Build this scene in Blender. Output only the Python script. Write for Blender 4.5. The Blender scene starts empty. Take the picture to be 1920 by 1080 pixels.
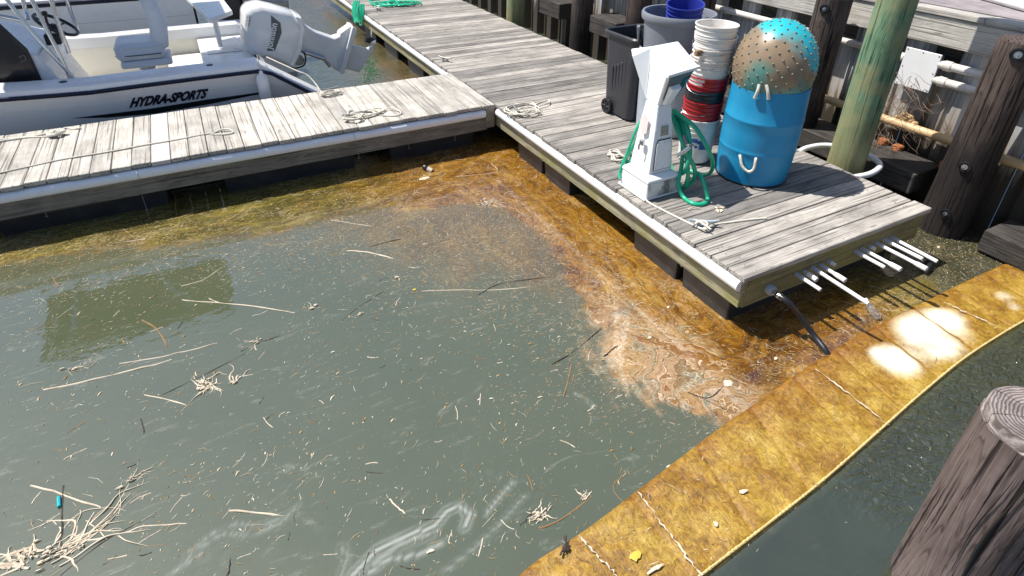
import bpy, math, random
import numpy as np
from mathutils import Vector, Matrix
random.seed(7); rng=np.random.default_rng(11)
S=bpy.context.scene
# ---------------------------------------------------------------- camera, light, exposure
CAMZ=2.55; FX,CX,CY=1114.,960.,378.
d1=np.array([278-CX,CY+260,-FX]); d2=np.array([3330-CX,CY+211,-FX])
AX=d2/np.linalg.norm(d2); AY=d1-AX*np.dot(d1,AX); AY/=np.linalg.norm(AY); AZ=np.cross(AX,AY)
R=np.array([AX,AY,AZ])
cd=bpy.data.cameras.new('camera'); cam=bpy.data.objects.new('camera',cd); S.collection.objects.link(cam)
cd.sensor_width=36; cd.lens=FX/1920*36; cd.shift_y=(CY-540)/1920; cd.clip_end=500; cd.clip_start=.05
cam.matrix_world=Matrix.Translation((0,0,CAMZ))@Matrix([list(r) for r in R]).to_4x4()
S.camera=cam
SX,SY=-.45,.36                      # towards the sun, per metre of height
el=math.atan(1/math.hypot(SX,SY))
az=math.atan2(SX,SY)
W=bpy.data.worlds.new('World'); S.world=W; W.use_nodes=True
nt=W.node_tree; sky=nt.nodes.new('ShaderNodeTexSky'); sky.sky_type='NISHITA'; sky.sun_disc=False
sky.sun_elevation=el; sky.sun_rotation=az; sky.air_density=1.0; sky.dust_density=1.9; sky.ozone_density=4.0
bg=nt.nodes['Background']; nt.links.new(sky.outputs[0],bg.inputs[0]); bg.inputs[1].default_value=.088
sl=bpy.data.lights.new('sun','SUN'); so=bpy.data.objects.new('sun',sl); S.collection.objects.link(so)
sl.energy=4.8; sl.angle=math.radians(.53); sl.color=(1,.95,.88)
so.rotation_euler=Vector((SX,SY,1)).to_track_quat('Z','Y').to_euler()
S.view_settings.view_transform='Standard'; S.view_settings.look='None'; S.view_settings.exposure=.52; S.view_settings.gamma=1
S.view_settings.use_curve_mapping=False
# ---------------------------------------------------------------- measuring helpers
def ray(u,v): return R@np.array([u-CX,-(v-CY),-FX])
def atz(u,v,z=0.45):
    d=ray(u,v); p=np.array([0,0,CAMZ])+d*(z-CAMZ)/d[2]; return tuple(p)
def onX(u,v,x):
    d=ray(u,v); return tuple(np.array([0,0,CAMZ])+d*x/d[0])
def onY(u,v,y):
    d=ray(u,v); return tuple(np.array([0,0,CAMZ])+d*y/d[1])
V=Vector
# ---------------------------------------------------------------- object helpers
COL=S.collection
def tag(o,label=None,cat=None,group=None,kind=None):
    if label:o['label']=label
    if cat:o['category']=cat
    if group:o['group']=group
    if kind:o['kind']=kind
    return o
def thing(name,loc,label,cat,group=None):
    o=bpy.data.objects.new(name,None); COL.objects.link(o); o.location=loc; o.empty_display_size=.1
    return tag(o,label,cat,group)
def wloc(p):
    l=V((0,0,0))
    while p is not None: l=l+p.location; p=p.parent
    return l
class MB:
    def __init__(s): s.v=[];s.f=[];s.m=[];s.mi=0
    def add(s,v,f):
        n=len(s.v); s.v+= [tuple(p) for p in v]; s.f+=[tuple(i+n for i in q) for q in f]; s.m+=[s.mi]*len(f); return s
    def box(s,lo,hi,b=0,rot=None,c=None):
        x0,y0,z0=lo;x1,y1,z1=hi
        if b<=0:
            v=[(x,y,z) for x in(x0,x1) for y in(y0,y1) for z in(z0,z1)]
            f=[(0,1,3,2),(4,6,7,5),(0,4,5,1),(2,3,7,6),(0,2,6,4),(1,5,7,3)]
        else:
            v=[];idx={}
            cs=[(x0,x1),(y0,y1),(z0,z1)]
            for i in range(8):
                sg=[(i>>k)&1 for k in range(3)]
                for a in range(3):
                    p=[cs[k][sg[k]]+(b if sg[k]==0 else -b)*(0 if k==a else 1) for k in range(3)]
                    idx[(i,a)]=len(v);v.append(tuple(p))
            f=[]
            for a in range(3):
                o=[k for k in range(3) if k!=a]
                for sd in(0,1):
                    q=[]
                    for (p,r) in((0,0),(1,0),(1,1),(0,1)):
                        i=(sd<<a)|(p<<o[0])|(r<<o[1]); q.append(idx[(i,a)])
                    f.append(tuple(q if (sd==1)==(a!=1) else q[::-1]))
            for a in range(3):
                o=[k for k in range(3) if k!=a]
                for p in(0,1):
                    for r in(0,1):
                        i0=(p<<o[0])|(r<<o[1]); i1=i0|(1<<a)
                        q=(idx[(i0,o[0])],idx[(i1,o[0])],idx[(i1,o[1])],idx[(i0,o[1])])
                        f.append(q)
            for i in range(8): f.append((idx[(i,0)],idx[(i,1)],idx[(i,2)]))
        if rot is not None:
            c=V(c) if c is not None else V(((x0+x1)/2,(y0+y1)/2,(z0+z1)/2))
            v=[tuple(rot@(V(p)-c)+c) for p in v]
        return s.add(v,f)
    def tube(s,pts,r,n=8,sm=0,caps=True):
        pts=[V(p) for p in pts]
        if sm: pts=smooth(pts,sm)
        k=len(pts); rs=r if hasattr(r,'__len__') else [r]*k
        if len(rs)!=k: rs=[np.interp(i/(k-1),np.linspace(0,1,len(rs)),rs) for i in range(k)]
        t0=(pts[1]-pts[0]).normalized(); u=t0.orthogonal().normalized(); v=[];f=[]
        for i,p in enumerate(pts):
            t=(pts[min(i+1,k-1)]-pts[max(i-1,0)])
            t=t.normalized() if t.length>1e-9 else t0
            u=(u-t*u.dot(t)); u=u.normalized() if u.length>1e-6 else t.orthogonal().normalized()
            w=t.cross(u)
            for j in range(n):
                a=2*math.pi*j/n; v.append(p+(u*math.cos(a)+w*math.sin(a))*float(rs[i]))
        for i in range(k-1):
            for j in range(n):
                f.append((i*n+j,i*n+(j+1)%n,(i+1)*n+(j+1)%n,(i+1)*n+j))
        if caps: f.append(tuple(range(n))[::-1]); f.append(tuple((k-1)*n+j for j in range(n)))
        return s.add(v,f)
    def lathe(s,c,prof,n=32,ax=(0,0,1)):
        ax=V(ax).normalized(); u=ax.orthogonal().normalized(); w=ax.cross(u); c=V(c); v=[];f=[]
        for (r,h) in prof:
            for j in range(n):
                a=2*math.pi*j/n; v.append(c+ax*h+(u*math.cos(a)+w*math.sin(a))*r)
        for i in range(len(prof)-1):
            for j in range(n): f.append((i*n+j,i*n+(j+1)%n,(i+1)*n+(j+1)%n,(i+1)*n+j))
        return s.add(v,f)
    def loft(s,rings,close=True,cap=True):
        n=len(rings[0]); v=[p for r in rings for p in r]; f=[]
        for i in range(len(rings)-1):
            for j in range(n if close else n-1):
                f.append((i*n+j,i*n+(j+1)%n,(i+1)*n+(j+1)%n,(i+1)*n+j))
        if cap and close: f.append(tuple(range(n))[::-1]); f.append(tuple((len(rings)-1)*n+j for j in range(n)))
        return s.add(v,f)
    def build(s,name,mat,parent=None,smooth_=False,bev=0,seg=2,sub=0,fixn=True):
        import bmesh
        me=bpy.data.meshes.new(name); o_=wloc(parent) if parent else V((0,0,0))
        me.from_pydata([tuple(V(p)-o_) for p in s.v],[],s.f)
        for m in (mat if isinstance(mat,(list,tuple)) else [mat]): me.materials.append(m)
        if any(s.m): me.polygons.foreach_set('material_index',s.m)
        if fixn:
            bm=bmesh.new(); bm.from_mesh(me); bmesh.ops.recalc_face_normals(bm,faces=bm.faces); bm.to_mesh(me); bm.free()
        if smooth_:
            me.polygons.foreach_set('use_smooth',[True]*len(me.polygons))
            try: me.set_sharp_from_angle(angle=math.radians(38))
            except Exception: pass
        me.update()
        o=bpy.data.objects.new(name,me); COL.objects.link(o)
        if parent: o.parent=parent
        if bev:
            md=o.modifiers.new('b','BEVEL'); md.width=bev; md.segments=seg; md.limit_method='ANGLE'; md.angle_limit=math.radians(35)
        if sub:
            md=o.modifiers.new('s','SUBSURF'); md.levels=sub; md.render_levels=sub
        return o
def smooth(pts,k):
    out=[];n=len(pts)
    for i in range(n-1):
        p0=pts[max(i-1,0)];p1=pts[i];p2=pts[i+1];p3=pts[min(i+2,n-1)]
        for j in range(k):
            t=j/k
            out.append(0.5*((2*p1)+(p2-p0)*t+(2*p0-5*p1+4*p2-p3)*t*t+(3*p1-p0-3*p2+p3)*t**3))
    out.append(pts[-1]); return out
# ---------------------------------------------------------------- materials
def mat(name):
    m=bpy.data.materials.new(name); m.use_nodes=True; return m,m.node_tree,m.node_tree.nodes['Principled BSDF']
def N(nt,t,**k):
    n=nt.nodes.new(t)
    for a,b in k.items():
        if a.startswith('_'): setattr(n,a[1:],b)
        else:
            n.inputs[int(a[1:]) if a[0]=='i' and a[1:].isdigit() else a.replace('__',' ')].default_value=b
    return n
def L(nt,a,b): nt.links.new(a,b)
def ramp(nt,stops,inp=None,interp='LINEAR'):
    r=nt.nodes.new('ShaderNodeValToRGB'); r.color_ramp.interpolation=interp
    e=r.color_ramp.elements
    while len(e)<len(stops): e.new(.5)
    for i,(p,c) in enumerate(stops):
        e[i].position=p; e[i].color=(*c,1) if hasattr(c,'__len__') else (c,c,c,1)
    if inp is not None: L(nt,inp,r.inputs[0])
    return r
def mix(nt,fac,a,b,mode='MIX'):
    m=nt.nodes.new('ShaderNodeMix'); m.data_type='RGBA'; m.blend_type=mode
    for s,x in((0,fac),(6,a),(7,b)):
        if hasattr(x,'is_linked') or isinstance(x,bpy.types.NodeSocket): L(nt,x,m.inputs[s])
        else: m.inputs[s].default_value=x if s==0 else ((*x,1) if len(x)==3 else x)
    return m.outputs[2]
def math_(nt,op,a,b=None,c=None):
    m=nt.nodes.new('ShaderNodeMath'); m.operation=op
    for i,x in enumerate((a,b,c)):
        if x is None: continue
        if isinstance(x,bpy.types.NodeSocket): L(nt,x,m.inputs[i])
        else: m.inputs[i].default_value=x
    return m.outputs[0]
def coords(nt,scale=(1,1,1),rnd=True,obj=True):
    tc=N(nt,'ShaderNodeTexCoord'); mp=N(nt,'ShaderNodeMapping'); mp.inputs['Scale'].default_value=scale
    src=tc.outputs['Object']
    if rnd:
        oi=N(nt,'ShaderNodeObjectInfo'); va=N(nt,'ShaderNodeVectorMath',_operation='MULTIPLY_ADD')
        cb=N(nt,'ShaderNodeCombineXYZ'); 
        L(nt,oi.outputs['Random'],cb.inputs[0]);L(nt,oi.outputs['Random'],cb.inputs[1]);L(nt,oi.outputs['Random'],cb.inputs[2])
        L(nt,cb.outputs[0],va.inputs[0]); va.inputs[1].default_value=(37,53,71); L(nt,src,va.inputs[2]); src=va.outputs[0]
    L(nt,src,mp.inputs[0]); return mp.outputs[0]
def bump(nt,h,dist=.003,strength=1.,prev=None):
    b=N(nt,'ShaderNodeBump'); b.inputs['Distance'].default_value=dist; b.inputs['Strength'].default_value=strength
    L(nt,h,b.inputs['Height'])
    if prev: L(nt,prev,b.inputs['Normal'])
    return b.outputs[0]
def wood(name,axis,dark,mid,light,rough=.85,vary=.5,grain=1.,crack=.5,green=None,depth=.003):
    m,nt,p=mat(name)
    st=[46,46,46]; st[axis]=1.6
    co=coords(nt,tuple(st))
    n1=N(nt,'ShaderNodeTexNoise',Scale=1.0,Detail=7,Roughness=.65,Distortion=.6*grain); L(nt,co,n1.inputs['Vector'])
    st2=[9,9,9]; st2[axis]=.7; co2=coords(nt,tuple(st2))
    wv=N(nt,'ShaderNodeTexNoise',Scale=1.3,Detail=3,Distortion=1.2); L(nt,co2,wv.inputs['Vector'])
    rings=math_(nt,'FRACT',math_(nt,'MULTIPLY',wv.outputs[0],9.))
    rr=ramp(nt,[(0,.0),(.18,1.),(.75,.75),(1,0.05)],rings)
    base=ramp(nt,[(.28,dark),(.5,mid),(.72,light)],n1.outputs[0])
    c=mix(nt,.42*grain,base.outputs[0],mix(nt,rr.outputs[0],dark,light))
    co3=coords(nt,(2.2,2.2,2.2)); n3=N(nt,'ShaderNodeTexNoise',Scale=1.5,Detail=4,Roughness=.6); L(nt,co3,n3.inputs['Vector'])
    st3=ramp(nt,[(.32,.62),(.6,1.08)],n3.outputs[0]); c=mix(nt,.8,c,st3.outputs[0],'MULTIPLY')
    oi=N(nt,'ShaderNodeObjectInfo'); 
    wn=N(nt,'ShaderNodeTexWhiteNoise',_noise_dimensions='1D'); L(nt,oi.outputs['Random'],wn.inputs['W'])
    rv=ramp(nt,[(0,1-vary*.5),(1,1+vary*.35)],oi.outputs['Random']); rv.color_ramp.elements[1].color=(1+vary*.3,1+vary*.28,1+vary*.24,1)
    c=mix(nt,1.,c,rv.outputs[0],'MULTIPLY')
    st4=[70,70,70]; st4[axis]=1.1; co4=coords(nt,tuple(st4)); n4=N(nt,'ShaderNodeTexNoise',Scale=1.,Detail=2,Roughness=.4); L(nt,co4,n4.inputs['Vector'])
    cr=ramp(nt,[(.5-.16,0),(.5-.08,1)],n4.outputs[0])
    c=mix(nt,math_(nt,'MULTIPLY',math_(nt,'SUBTRACT',1.,cr.outputs[0]),crack),c,tuple(x*.3 for x in dark))
    # knots
    vo=N(nt,'ShaderNodeTexVoronoi',Scale=1.); sc=[9,9,9]; sc[axis]=2.2; cov=coords(nt,tuple(sc)); L(nt,cov,vo.inputs['Vector'])
    kn=ramp(nt,[(.07,1.),(.13,0.)],vo.outputs['Distance']); 
    c=mix(nt,math_(nt,'MULTIPLY',kn.outputs[0],.6),c,tuple(x*.35 for x in mid))
    if green:
        n5=N(nt,'ShaderNodeTexNoise',Scale=3.,Detail=5); L(nt,co3,n5.inputs['Vector'])
        g=ramp(nt,[(.42,0),(.62,1)],n5.outputs[0]); c=mix(nt,math_(nt,'MULTIPLY',g.outputs[0],.75),c,green)
    L(nt,c,p.inputs['Base Color']); p.inputs['Roughness'].default_value=rough; p.inputs['Specular IOR Level'].default_value=.25
    h=math_(nt,'ADD',math_(nt,'MULTIPLY',n1.outputs[0],.6),math_(nt,'MULTIPLY',cr.outputs[0],.8))
    L(nt,bump(nt,h,depth),p.inputs['Normal']); return m
def plain(name,c,rough=.5,metal=0,dirt=None,dfac=.5,dscale=3,spec=.5,bmp=0,coat=0,dlo=.45,dhi=.7,fine=40,stretch=(1,1,1)):
    m,nt,p=mat(name); co=coords(nt,stretch); 
    n=N(nt,'ShaderNodeTexNoise',Scale=dscale,Detail=8,Roughness=.68); L(nt,co,n.inputs['Vector'])
    f=ramp(nt,[(dlo,0),(dhi,1)],n.outputs[0]); d=dirt or tuple(x*.7 for x in c)
    cc=mix(nt,math_(nt,'MULTIPLY',f.outputs[0],dfac),c,d)
    L(nt,cc,p.inputs['Base Color']); p.inputs['Roughness'].default_value=rough; p.inputs['Metallic'].default_value=metal
    rr=math_(nt,'ADD',math_(nt,'MULTIPLY',f.outputs[0],.2),rough-.05); L(nt,rr,p.inputs['Roughness'])
    p.inputs['Specular IOR Level'].default_value=spec; p.inputs['Coat Weight'].default_value=coat
    if bmp:
        n2=N(nt,'ShaderNodeTexNoise',Scale=fine,Detail=4); L(nt,co,n2.inputs['Vector']); L(nt,bump(nt,n2.outputs[0],bmp),p.inputs['Normal'])
    return m
M={}
M['deck']=wood('weathered_deck_boards',0,(.15,.138,.125),(.32,.30,.275),(.49,.465,.435),vary=.8,grain=.9,crack=.6,depth=.004)
M['finger']=wood('pale_finger_boards',1,(.33,.305,.265),(.50,.47,.42),(.66,.63,.575),vary=.4,grain=.8,crack=.6)
M['fascia']=wood('algae_fascia',1,(.12,.10,.06),(.30,.27,.17),(.50,.47,.33),vary=.2,green=(.22,.21,.07))
M['fasciaX']=wood('end_fascia',0,(.10,.085,.045),(.24,.205,.11),(.33,.29,.16),vary=.2,green=(.19,.18,.06))
M['fasciaG']=wood('grey_fascia',0,(.09,.08,.065),(.22,.20,.165),(.34,.31,.26),vary=.2)
M['beam']=wood('pale_wale',1,(.28,.26,.23),(.48,.46,.42),(.66,.63,.58),vary=.3)
M['qdeck']=wood('quay_deck',1,(.16,.14,.14),(.34,.30,.31),(.46,.42,.43),vary=.3)
M['dark_timber']=wood('creosote_timber',1,(.012,.011,.011),(.045,.04,.038),(.11,.10,.09),rough=.7,vary=.3)
def piling(name,dark,mid,light,extra=None,zlo=.6,tar=(.015,.013,.012),rough=.8,dep=.012,tarf=.85):
    m=wood(name,2,dark,mid,light,vary=.0,crack=.9,rough=rough,depth=dep); nt=m.node_tree; p=nt.nodes['Principled BSDF']
    src=p.inputs['Base Color'].links[0].from_socket
    g=N(nt,'ShaderNodeNewGeometry'); sx=N(nt,'ShaderNodeSeparateXYZ'); L(nt,g.outputs['Position'],sx.inputs[0])
    n=N(nt,'ShaderNodeTexNoise',Scale=7.,Detail=5); L(nt,g.outputs['Position'],n.inputs['Vector'])
    zz=math_(nt,'ADD',sx.outputs[2],math_(nt,'MULTIPLY',math_(nt,'SUBTRACT',n.outputs[0],.5),.5))
    f=ramp(nt,[(.0,1),(1,0)]); mr=N(nt,'ShaderNodeMapRange'); L(nt,zz,mr.inputs[0]); mr.inputs[1].default_value=zlo-.25; mr.inputs[2].default_value=zlo+.25
    L(nt,mr.outputs[0],f.inputs[0])
    c=mix(nt,math_(nt,'MULTIPLY',f.outputs[0],tarf),src,tar)
    if extra:
        n2=N(nt,'ShaderNodeTexNoise',Scale=5.,Detail=5); L(nt,g.outputs['Position'],n2.inputs['Vector'])
        f2=ramp(nt,[(.45,0),(.6,1)],n2.outputs[0]); c=mix(nt,math_(nt,'MULTIPLY',f2.outputs[0],.7),c,extra)
    L(nt,c,p.inputs['Base Color']); return m
M['green_pile']=piling('green_treated_piling',(.05,.12,.07),(.13,.25,.15),(.24,.36,.22),(.27,.27,.14),.75,(.26,.22,.10),tarf=.75,dep=.005)
M['black_pile']=piling('tarred_piling',(.018,.014,.012),(.06,.045,.038),(.15,.12,.105),None,.75,(.012,.011,.011),dep=.011)
M['brown_pile']=piling('brown_piling',(.028,.018,.015),(.08,.056,.047),(.16,.125,.11),None,.95,(.015,.013,.013),dep=.011)
M['near_pile']=wood('near_piling_side',2,(.035,.024,.022),(.105,.075,.068),(.22,.175,.16),vary=0,grain=1.0,crack=.9,depth=.007)
def ringtop():
    m,nt,p=mat('piling_end_grain'); tc=N(nt,'ShaderNodeTexCoord')
    n=N(nt,'ShaderNodeTexNoise',Scale=4.,Detail=4); L(nt,tc.outputs['Object'],n.inputs['Vector'])
    sx=N(nt,'ShaderNodeSeparateXYZ'); L(nt,tc.outputs['Object'],sx.inputs[0])
    r=math_(nt,'SQRT',math_(nt,'ADD',math_(nt,'POWER',sx.outputs[0],2.),math_(nt,'POWER',sx.outputs[1],2.)))
    n9=N(nt,'ShaderNodeTexNoise',Scale=14.,Detail=6,Roughness=.7); L(nt,tc.outputs['Object'],n9.inputs['Vector'])
    w=math_(nt,'SINE',math_(nt,'ADD',math_(nt,'MULTIPLY',r,560.),math_(nt,'ADD',math_(nt,'MULTIPLY',n.outputs[0],52.),math_(nt,'MULTIPLY',n9.outputs[0],7.))))
    c=ramp(nt,[(.0,(.14,.11,.10)),(.6,(.29,.245,.23)),(1,(.36,.31,.29))],math_(nt,'MULTIPLY_ADD',w,.5,.5))
    ang=math_(nt,'ARCTAN2',sx.outputs[1],sx.outputs[0]); cr_=math_(nt,'ABSOLUTE',math_(nt,'SINE',math_(nt,'ADD',math_(nt,'MULTIPLY',ang,3.5),math_(nt,'MULTIPLY',n9.outputs[0],1.6))))
    crk=ramp(nt,[(.015,1),(.05,0)],cr_).outputs[0]; blot=ramp(nt,[(.35,.45),(.65,1.1)],n9.outputs[0]).outputs[0]
    cc=mix(nt,.9,c.outputs[0],blot,'MULTIPLY'); cc=mix(nt,math_(nt,'MULTIPLY',crk,.85),cc,(.03,.02,.02))
    L(nt,cc,p.inputs['Base Color']); p.inputs['Roughness'].default_value=.85
    L(nt,bump(nt,math_(nt,'SUBTRACT',w,math_(nt,'MULTIPLY',crk,3.)),.0014),p.inputs['Normal']); return m
M['ring']=ringtop()
M['rail']=plain('white_rub_rail',(.84,.86,.90),.25,dirt=(.40,.40,.38),dfac=.35,coat=.6,dscale=5,dlo=.55,dhi=.75,bmp=.0008)
M['pvc']=plain('white_pvc',(.82,.83,.84),.3,dirt=(.6,.58,.5),dfac=.4)
M['pvcdirty']=plain('stained_pvc',(.72,.72,.72),.4,dirt=(.42,.30,.17),dfac=.7,dscale=2,dlo=.35,dhi=.65)
M['pipeY']=plain('rust_stained_pipe',(.62,.44,.24),.5,dirt=(.35,.19,.07),dfac=.6,dscale=5)
M['float']=plain('black_float',(.018,.018,.02),.45,dirt=(.05,.05,.045),dfac=.6,dscale=6,bmp=.002,fine=15)
M['blackp']=plain('black_plastic',(.02,.022,.026),.38,dirt=(.04,.04,.045),bmp=.0006,fine=120)
M['bin']=plain('charcoal_bin_plastic',(.030,.032,.040),.42,dirt=(.05,.05,.055),dfac=.7,bmp=.0006,fine=200)
M['grey']=plain('grey_bin_plastic',(.20,.22,.255),.42,dirt=(.14,.145,.16),dfac=.6,bmp=.0006,fine=150)
M['palegrey']=plain('pale_grey_plastic',(.40,.45,.50),.4,dirt=(.28,.3,.32),dfac=.6)
M['white']=plain('white_fibreglass',(.78,.79,.80),.3,dirt=(.55,.54,.50),dfac=.25,dscale=2.5,coat=.3)
M['pedw']=plain('white_pedestal_plastic',(.82,.85,.86),.4,dirt=(.5,.5,.45),dfac=.35,dscale=6,dlo=.58,dhi=.75)
M['peddirty']=plain('mildewed_pedestal_skirt',(.70,.71,.69),.5,dirt=(.10,.095,.08),dfac=.85,dscale=8,dlo=.42,dhi=.6,stretch=(1,1,.5))
M['hullw']=plain('hull_gelcoat',(.76,.78,.82),.18,dirt=(.5,.52,.56),dfac=.3,coat=.4)
M['cream']=plain('cream_gelcoat',(.80,.77,.68),.4,dirt=(.6,.56,.46),dfac=.4,dscale=4)
M['vinyl']=plain('white_vinyl',(.74,.76,.80),.45,dirt=(.45,.48,.54),dfac=.5,dscale=3,bmp=.004,fine=9)
M['black']=plain('matt_black',(.012,.012,.014),.4)
M['navy']=plain('navy_stripe',(.008,.010,.028),.3)
M['greenblk']=plain('dark_green_stripe',(.01,.02,.022),.3)
M['metal']=plain('steel',(.55,.55,.56),.25,metal=1)
M['alu']=plain('polished_tube',(.72,.73,.76),.18,metal=1)
M['dullmetal']=plain('galvanised',(.32,.32,.31),.5,metal=.7,dirt=(.12,.10,.08),dfac=.6,dscale=10)
M['rust']=plain('rusty_iron',(.30,.10,.03),.85,dirt=(.45,.22,.08),dfac=.8,dscale=15,bmp=.004)
M['smoke']=plain('smoked_hatch',(.02,.015,.018),.12)
M['grilldark']=plain('grey_panel',(.10,.12,.12),.4)
M['rope']=plain('white_rope',(.68,.64,.55),.85,dirt=(.40,.37,.30),dfac=.6,dscale=30,bmp=.004,fine=140)
M['hose']=plain('green_hose',(.010,.40,.22),.32,dirt=(.02,.22,.13),dfac=.5,coat=.2)
M['bluebk']=plain('blue_bucket_plastic',(.03,.045,.32),.35)
M['redbk']=plain('red_bucket_plastic',(.40,.012,.018),.38,dirt=(.25,.02,.02),dfac=.6)
M['whitebk']=plain('white_bucket_plastic',(.76,.74,.70),.38,dirt=(.50,.38,.26),dfac=.5,dscale=7,dlo=.5)
M['wood_tag']=plain('wooden_grip',(.28,.18,.10),.7)
M['blueprint']=plain('blue_print',(.03,.10,.30),.5)
M['barrel']=plain('blue_barrel_plastic',(.008,.23,.46),.42,dirt=(.02,.31,.52),dfac=.7,dscale=2,bmp=.0008,fine=60,stretch=(1,1,.3))
M['motor']=plain('motor_paint',(.80,.80,.79),.22,dirt=(.5,.5,.48),dfac=.2,coat=.5)
M['motorg']=plain('motor_leg_paint',(.68,.69,.70),.3,dirt=(.4,.4,.4),dfac=.4)
M['canvas']=plain('dark_green_canvas',(.02,.035,.02),.85)
M['tarhose']=plain('black_rubber',(.015,.016,.02),.35)
M['boomrope']=plain('soaked_stitching',(.62,.50,.22),.6,dirt=(.3,.22,.07),dscale=30)
def buoym():
    m,nt,p=mat('faded_turquoise_float'); tc=N(nt,'ShaderNodeTexCoord')
    n=N(nt,'ShaderNodeTexNoise',Scale=2.6,Detail=4,Roughness=.5); L(nt,tc.outputs['Object'],n.inputs['Vector'])
    sx=N(nt,'ShaderNodeSeparateXYZ'); L(nt,tc.outputs['Object'],sx.inputs[0])
    k=math_(nt,'ADD',math_(nt,'ADD',n.outputs[0],math_(nt,'ADD',math_(nt,'MULTIPLY',sx.outputs[0],.7),math_(nt,'MULTIPLY',sx.outputs[1],-.4))),math_(nt,'MULTIPLY',math_(nt,'SUBTRACT',sx.outputs[2],.15),1.7))
    f=ramp(nt,[(.50,0),(.64,1)],k)
    n2=N(nt,'ShaderNodeTexNoise',Scale=9.,Detail=5); L(nt,tc.outputs['Object'],n2.inputs['Vector'])
    brown=mix(nt,n2.outputs[0],(.13,.105,.07),(.36,.25,.155))
    lo=ramp(nt,[(.38,1),(.52,0)],math_(nt,'ADD',n.outputs[0],math_(nt,'MULTIPLY',sx.outputs[2],1.2)))
    brown=mix(nt,math_(nt,'MULTIPLY',lo.outputs[0],.8),brown,(.03,.27,.25))
    c=mix(nt,f.outputs[0],brown,mix(nt,n2.outputs[0],(.012,.34,.42),(.03,.50,.56))); L(nt,c,p.inputs['Base Color']); p.inputs['Roughness'].default_value=.35; return m
M['buoy']=buoym()
def vinylwall():
    m,nt,p=mat('grey_sheet_piling'); g=N(nt,'ShaderNodeNewGeometry'); sx=N(nt,'ShaderNodeSeparateXYZ'); L(nt,g.outputs['Position'],sx.inputs[0])
    mp=N(nt,'ShaderNodeMapping'); mp.inputs['Scale'].default_value=(14,14,1.2); L(nt,g.outputs['Position'],mp.inputs[0])
    n=N(nt,'ShaderNodeTexNoise',Scale=1.2,Detail=6,Roughness=.6); L(nt,mp.outputs[0],n.inputs['Vector'])
    c=ramp(nt,[(.3,(.12,.12,.12)),(.5,(.36,.37,.38)),(.7,(.52,.53,.54))],n.outputs[0]).outputs[0]
    z=math_(nt,'ADD',sx.outputs[2],math_(nt,'MULTIPLY',math_(nt,'SUBTRACT',n.outputs[0],.5),.9))
    f=ramp(nt,[(.5,1),(1.05,0)],z); c=mix(nt,math_(nt,'MULTIPLY',f.outputs[0],.8),c,(.28,.19,.09))
    f2=ramp(nt,[(.5,1),(.72,0)],z); c=mix(nt,math_(nt,'MULTIPLY',f2.outputs[0],.9),c,(.02,.017,.012))
    L(nt,c,p.inputs['Base Color']); p.inputs['Roughness'].default_value=.6; L(nt,bump(nt,n.outputs[0],.004),p.inputs['Normal']); return m
M['sheet']=vinylwall()
M['twig']=plain('dead_roots',(.26,.19,.14),.9,dirt=(.10,.07,.05),dfac=.8,dscale=8)
M['reedpale']=plain('bleached_reed',(.62,.54,.42),.7,dirt=(.35,.26,.16),dfac=.8,dscale=10)
M['reedbrown']=plain('brown_reed',(.26,.15,.06),.6,dirt=(.12,.07,.03),dfac=.8,dscale=10)
M['reeddark']=plain('dark_stick',(.035,.025,.02),.5,dirt=(.10,.07,.05),dscale=12)
M['foam']=plain('dried_foam',(.60,.52,.40),.7,dirt=(.40,.32,.22),dfac=.7,dscale=14)
M['yellow']=plain('yellow_fleck',(.55,.42,.06),.5)
M['teal']=plain('teal_plastic',(.01,.4,.45),.4)
def flecks():
    m,nt,p=mat('floating_flecks'); a=N(nt,'ShaderNodeAttribute',_attribute_name='tone')
    c=ramp(nt,[(0,(.05,.03,.015)),(.25,(.20,.10,.02)),(.5,(.38,.24,.07)),(.75,(.5,.42,.28)),(1,(.66,.64,.56))],a.outputs['Fac'])
    L(nt,c.outputs[0],p.inputs['Base Color']); p.inputs['Roughness'].default_value=.6; return m
M['fleck']=flecks()
# ---------------------------------------------------------------- noise fields for the water
def pnoise(x,y,seed):
    r=np.random.default_rng(seed); G=r.uniform(0,2*np.pi,(256,256)); 
    xi=np.floor(x).astype(int); yi=np.floor(y).astype(int); xf=x-xi; yf=y-yi
    def g(a,b,fx,fy):
        t=G[a&255,b&255]; return np.cos(t)*fx+np.sin(t)*fy
    u=xf**3*(xf*(xf*6-15)+10); v=yf**3*(yf*(yf*6-15)+10)
    return (g(xi,yi,xf,yf)*(1-u)+g(xi+1,yi,xf-1,yf)*u)*(1-v)+(g(xi,yi+1,xf,yf-1)*(1-u)+g(xi+1,yi+1,xf-1,yf-1)*u)*v
def fbm(x,y,seed,o=4):
    s=0;a=1;t=0
    for i in range(o): s=s+a*pnoise(x*2**i,y*2**i,seed+i); t+=a; a*=.5
    return s/t*1.6
def segdist(x,y,pts,closed=False):
    d=np.full(x.shape,1e9); n=len(pts)
    for i in range(n if closed else n-1):
        ax,ay=pts[i][:2]; bx,by=pts[(i+1)%n][:2]; dx,dy=bx-ax,by-ay
        t=np.clip(((x-ax)*dx+(y-ay)*dy)/(dx*dx+dy*dy+1e-12),0,1); d=np.minimum(d,np.hypot(x-ax-t*dx,y-ay-t*dy))
    return d
def inside(x,y,pts):
    c=np.zeros(x.shape,bool); n=len(pts)
    for i in range(n):
        ax,ay=pts[i][:2]; bx,by=pts[(i+1)%n][:2]
        if ay==by: continue
        cr=((ay>y)!=(by>y))&(x<(bx-ax)*(y-ay)/(by-ay)+ax); c^=cr
    return c
def sdf(x,y,pts): d=segdist(x,y,pts,True); return np.where(inside(x,y,pts),d,-d)
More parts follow.
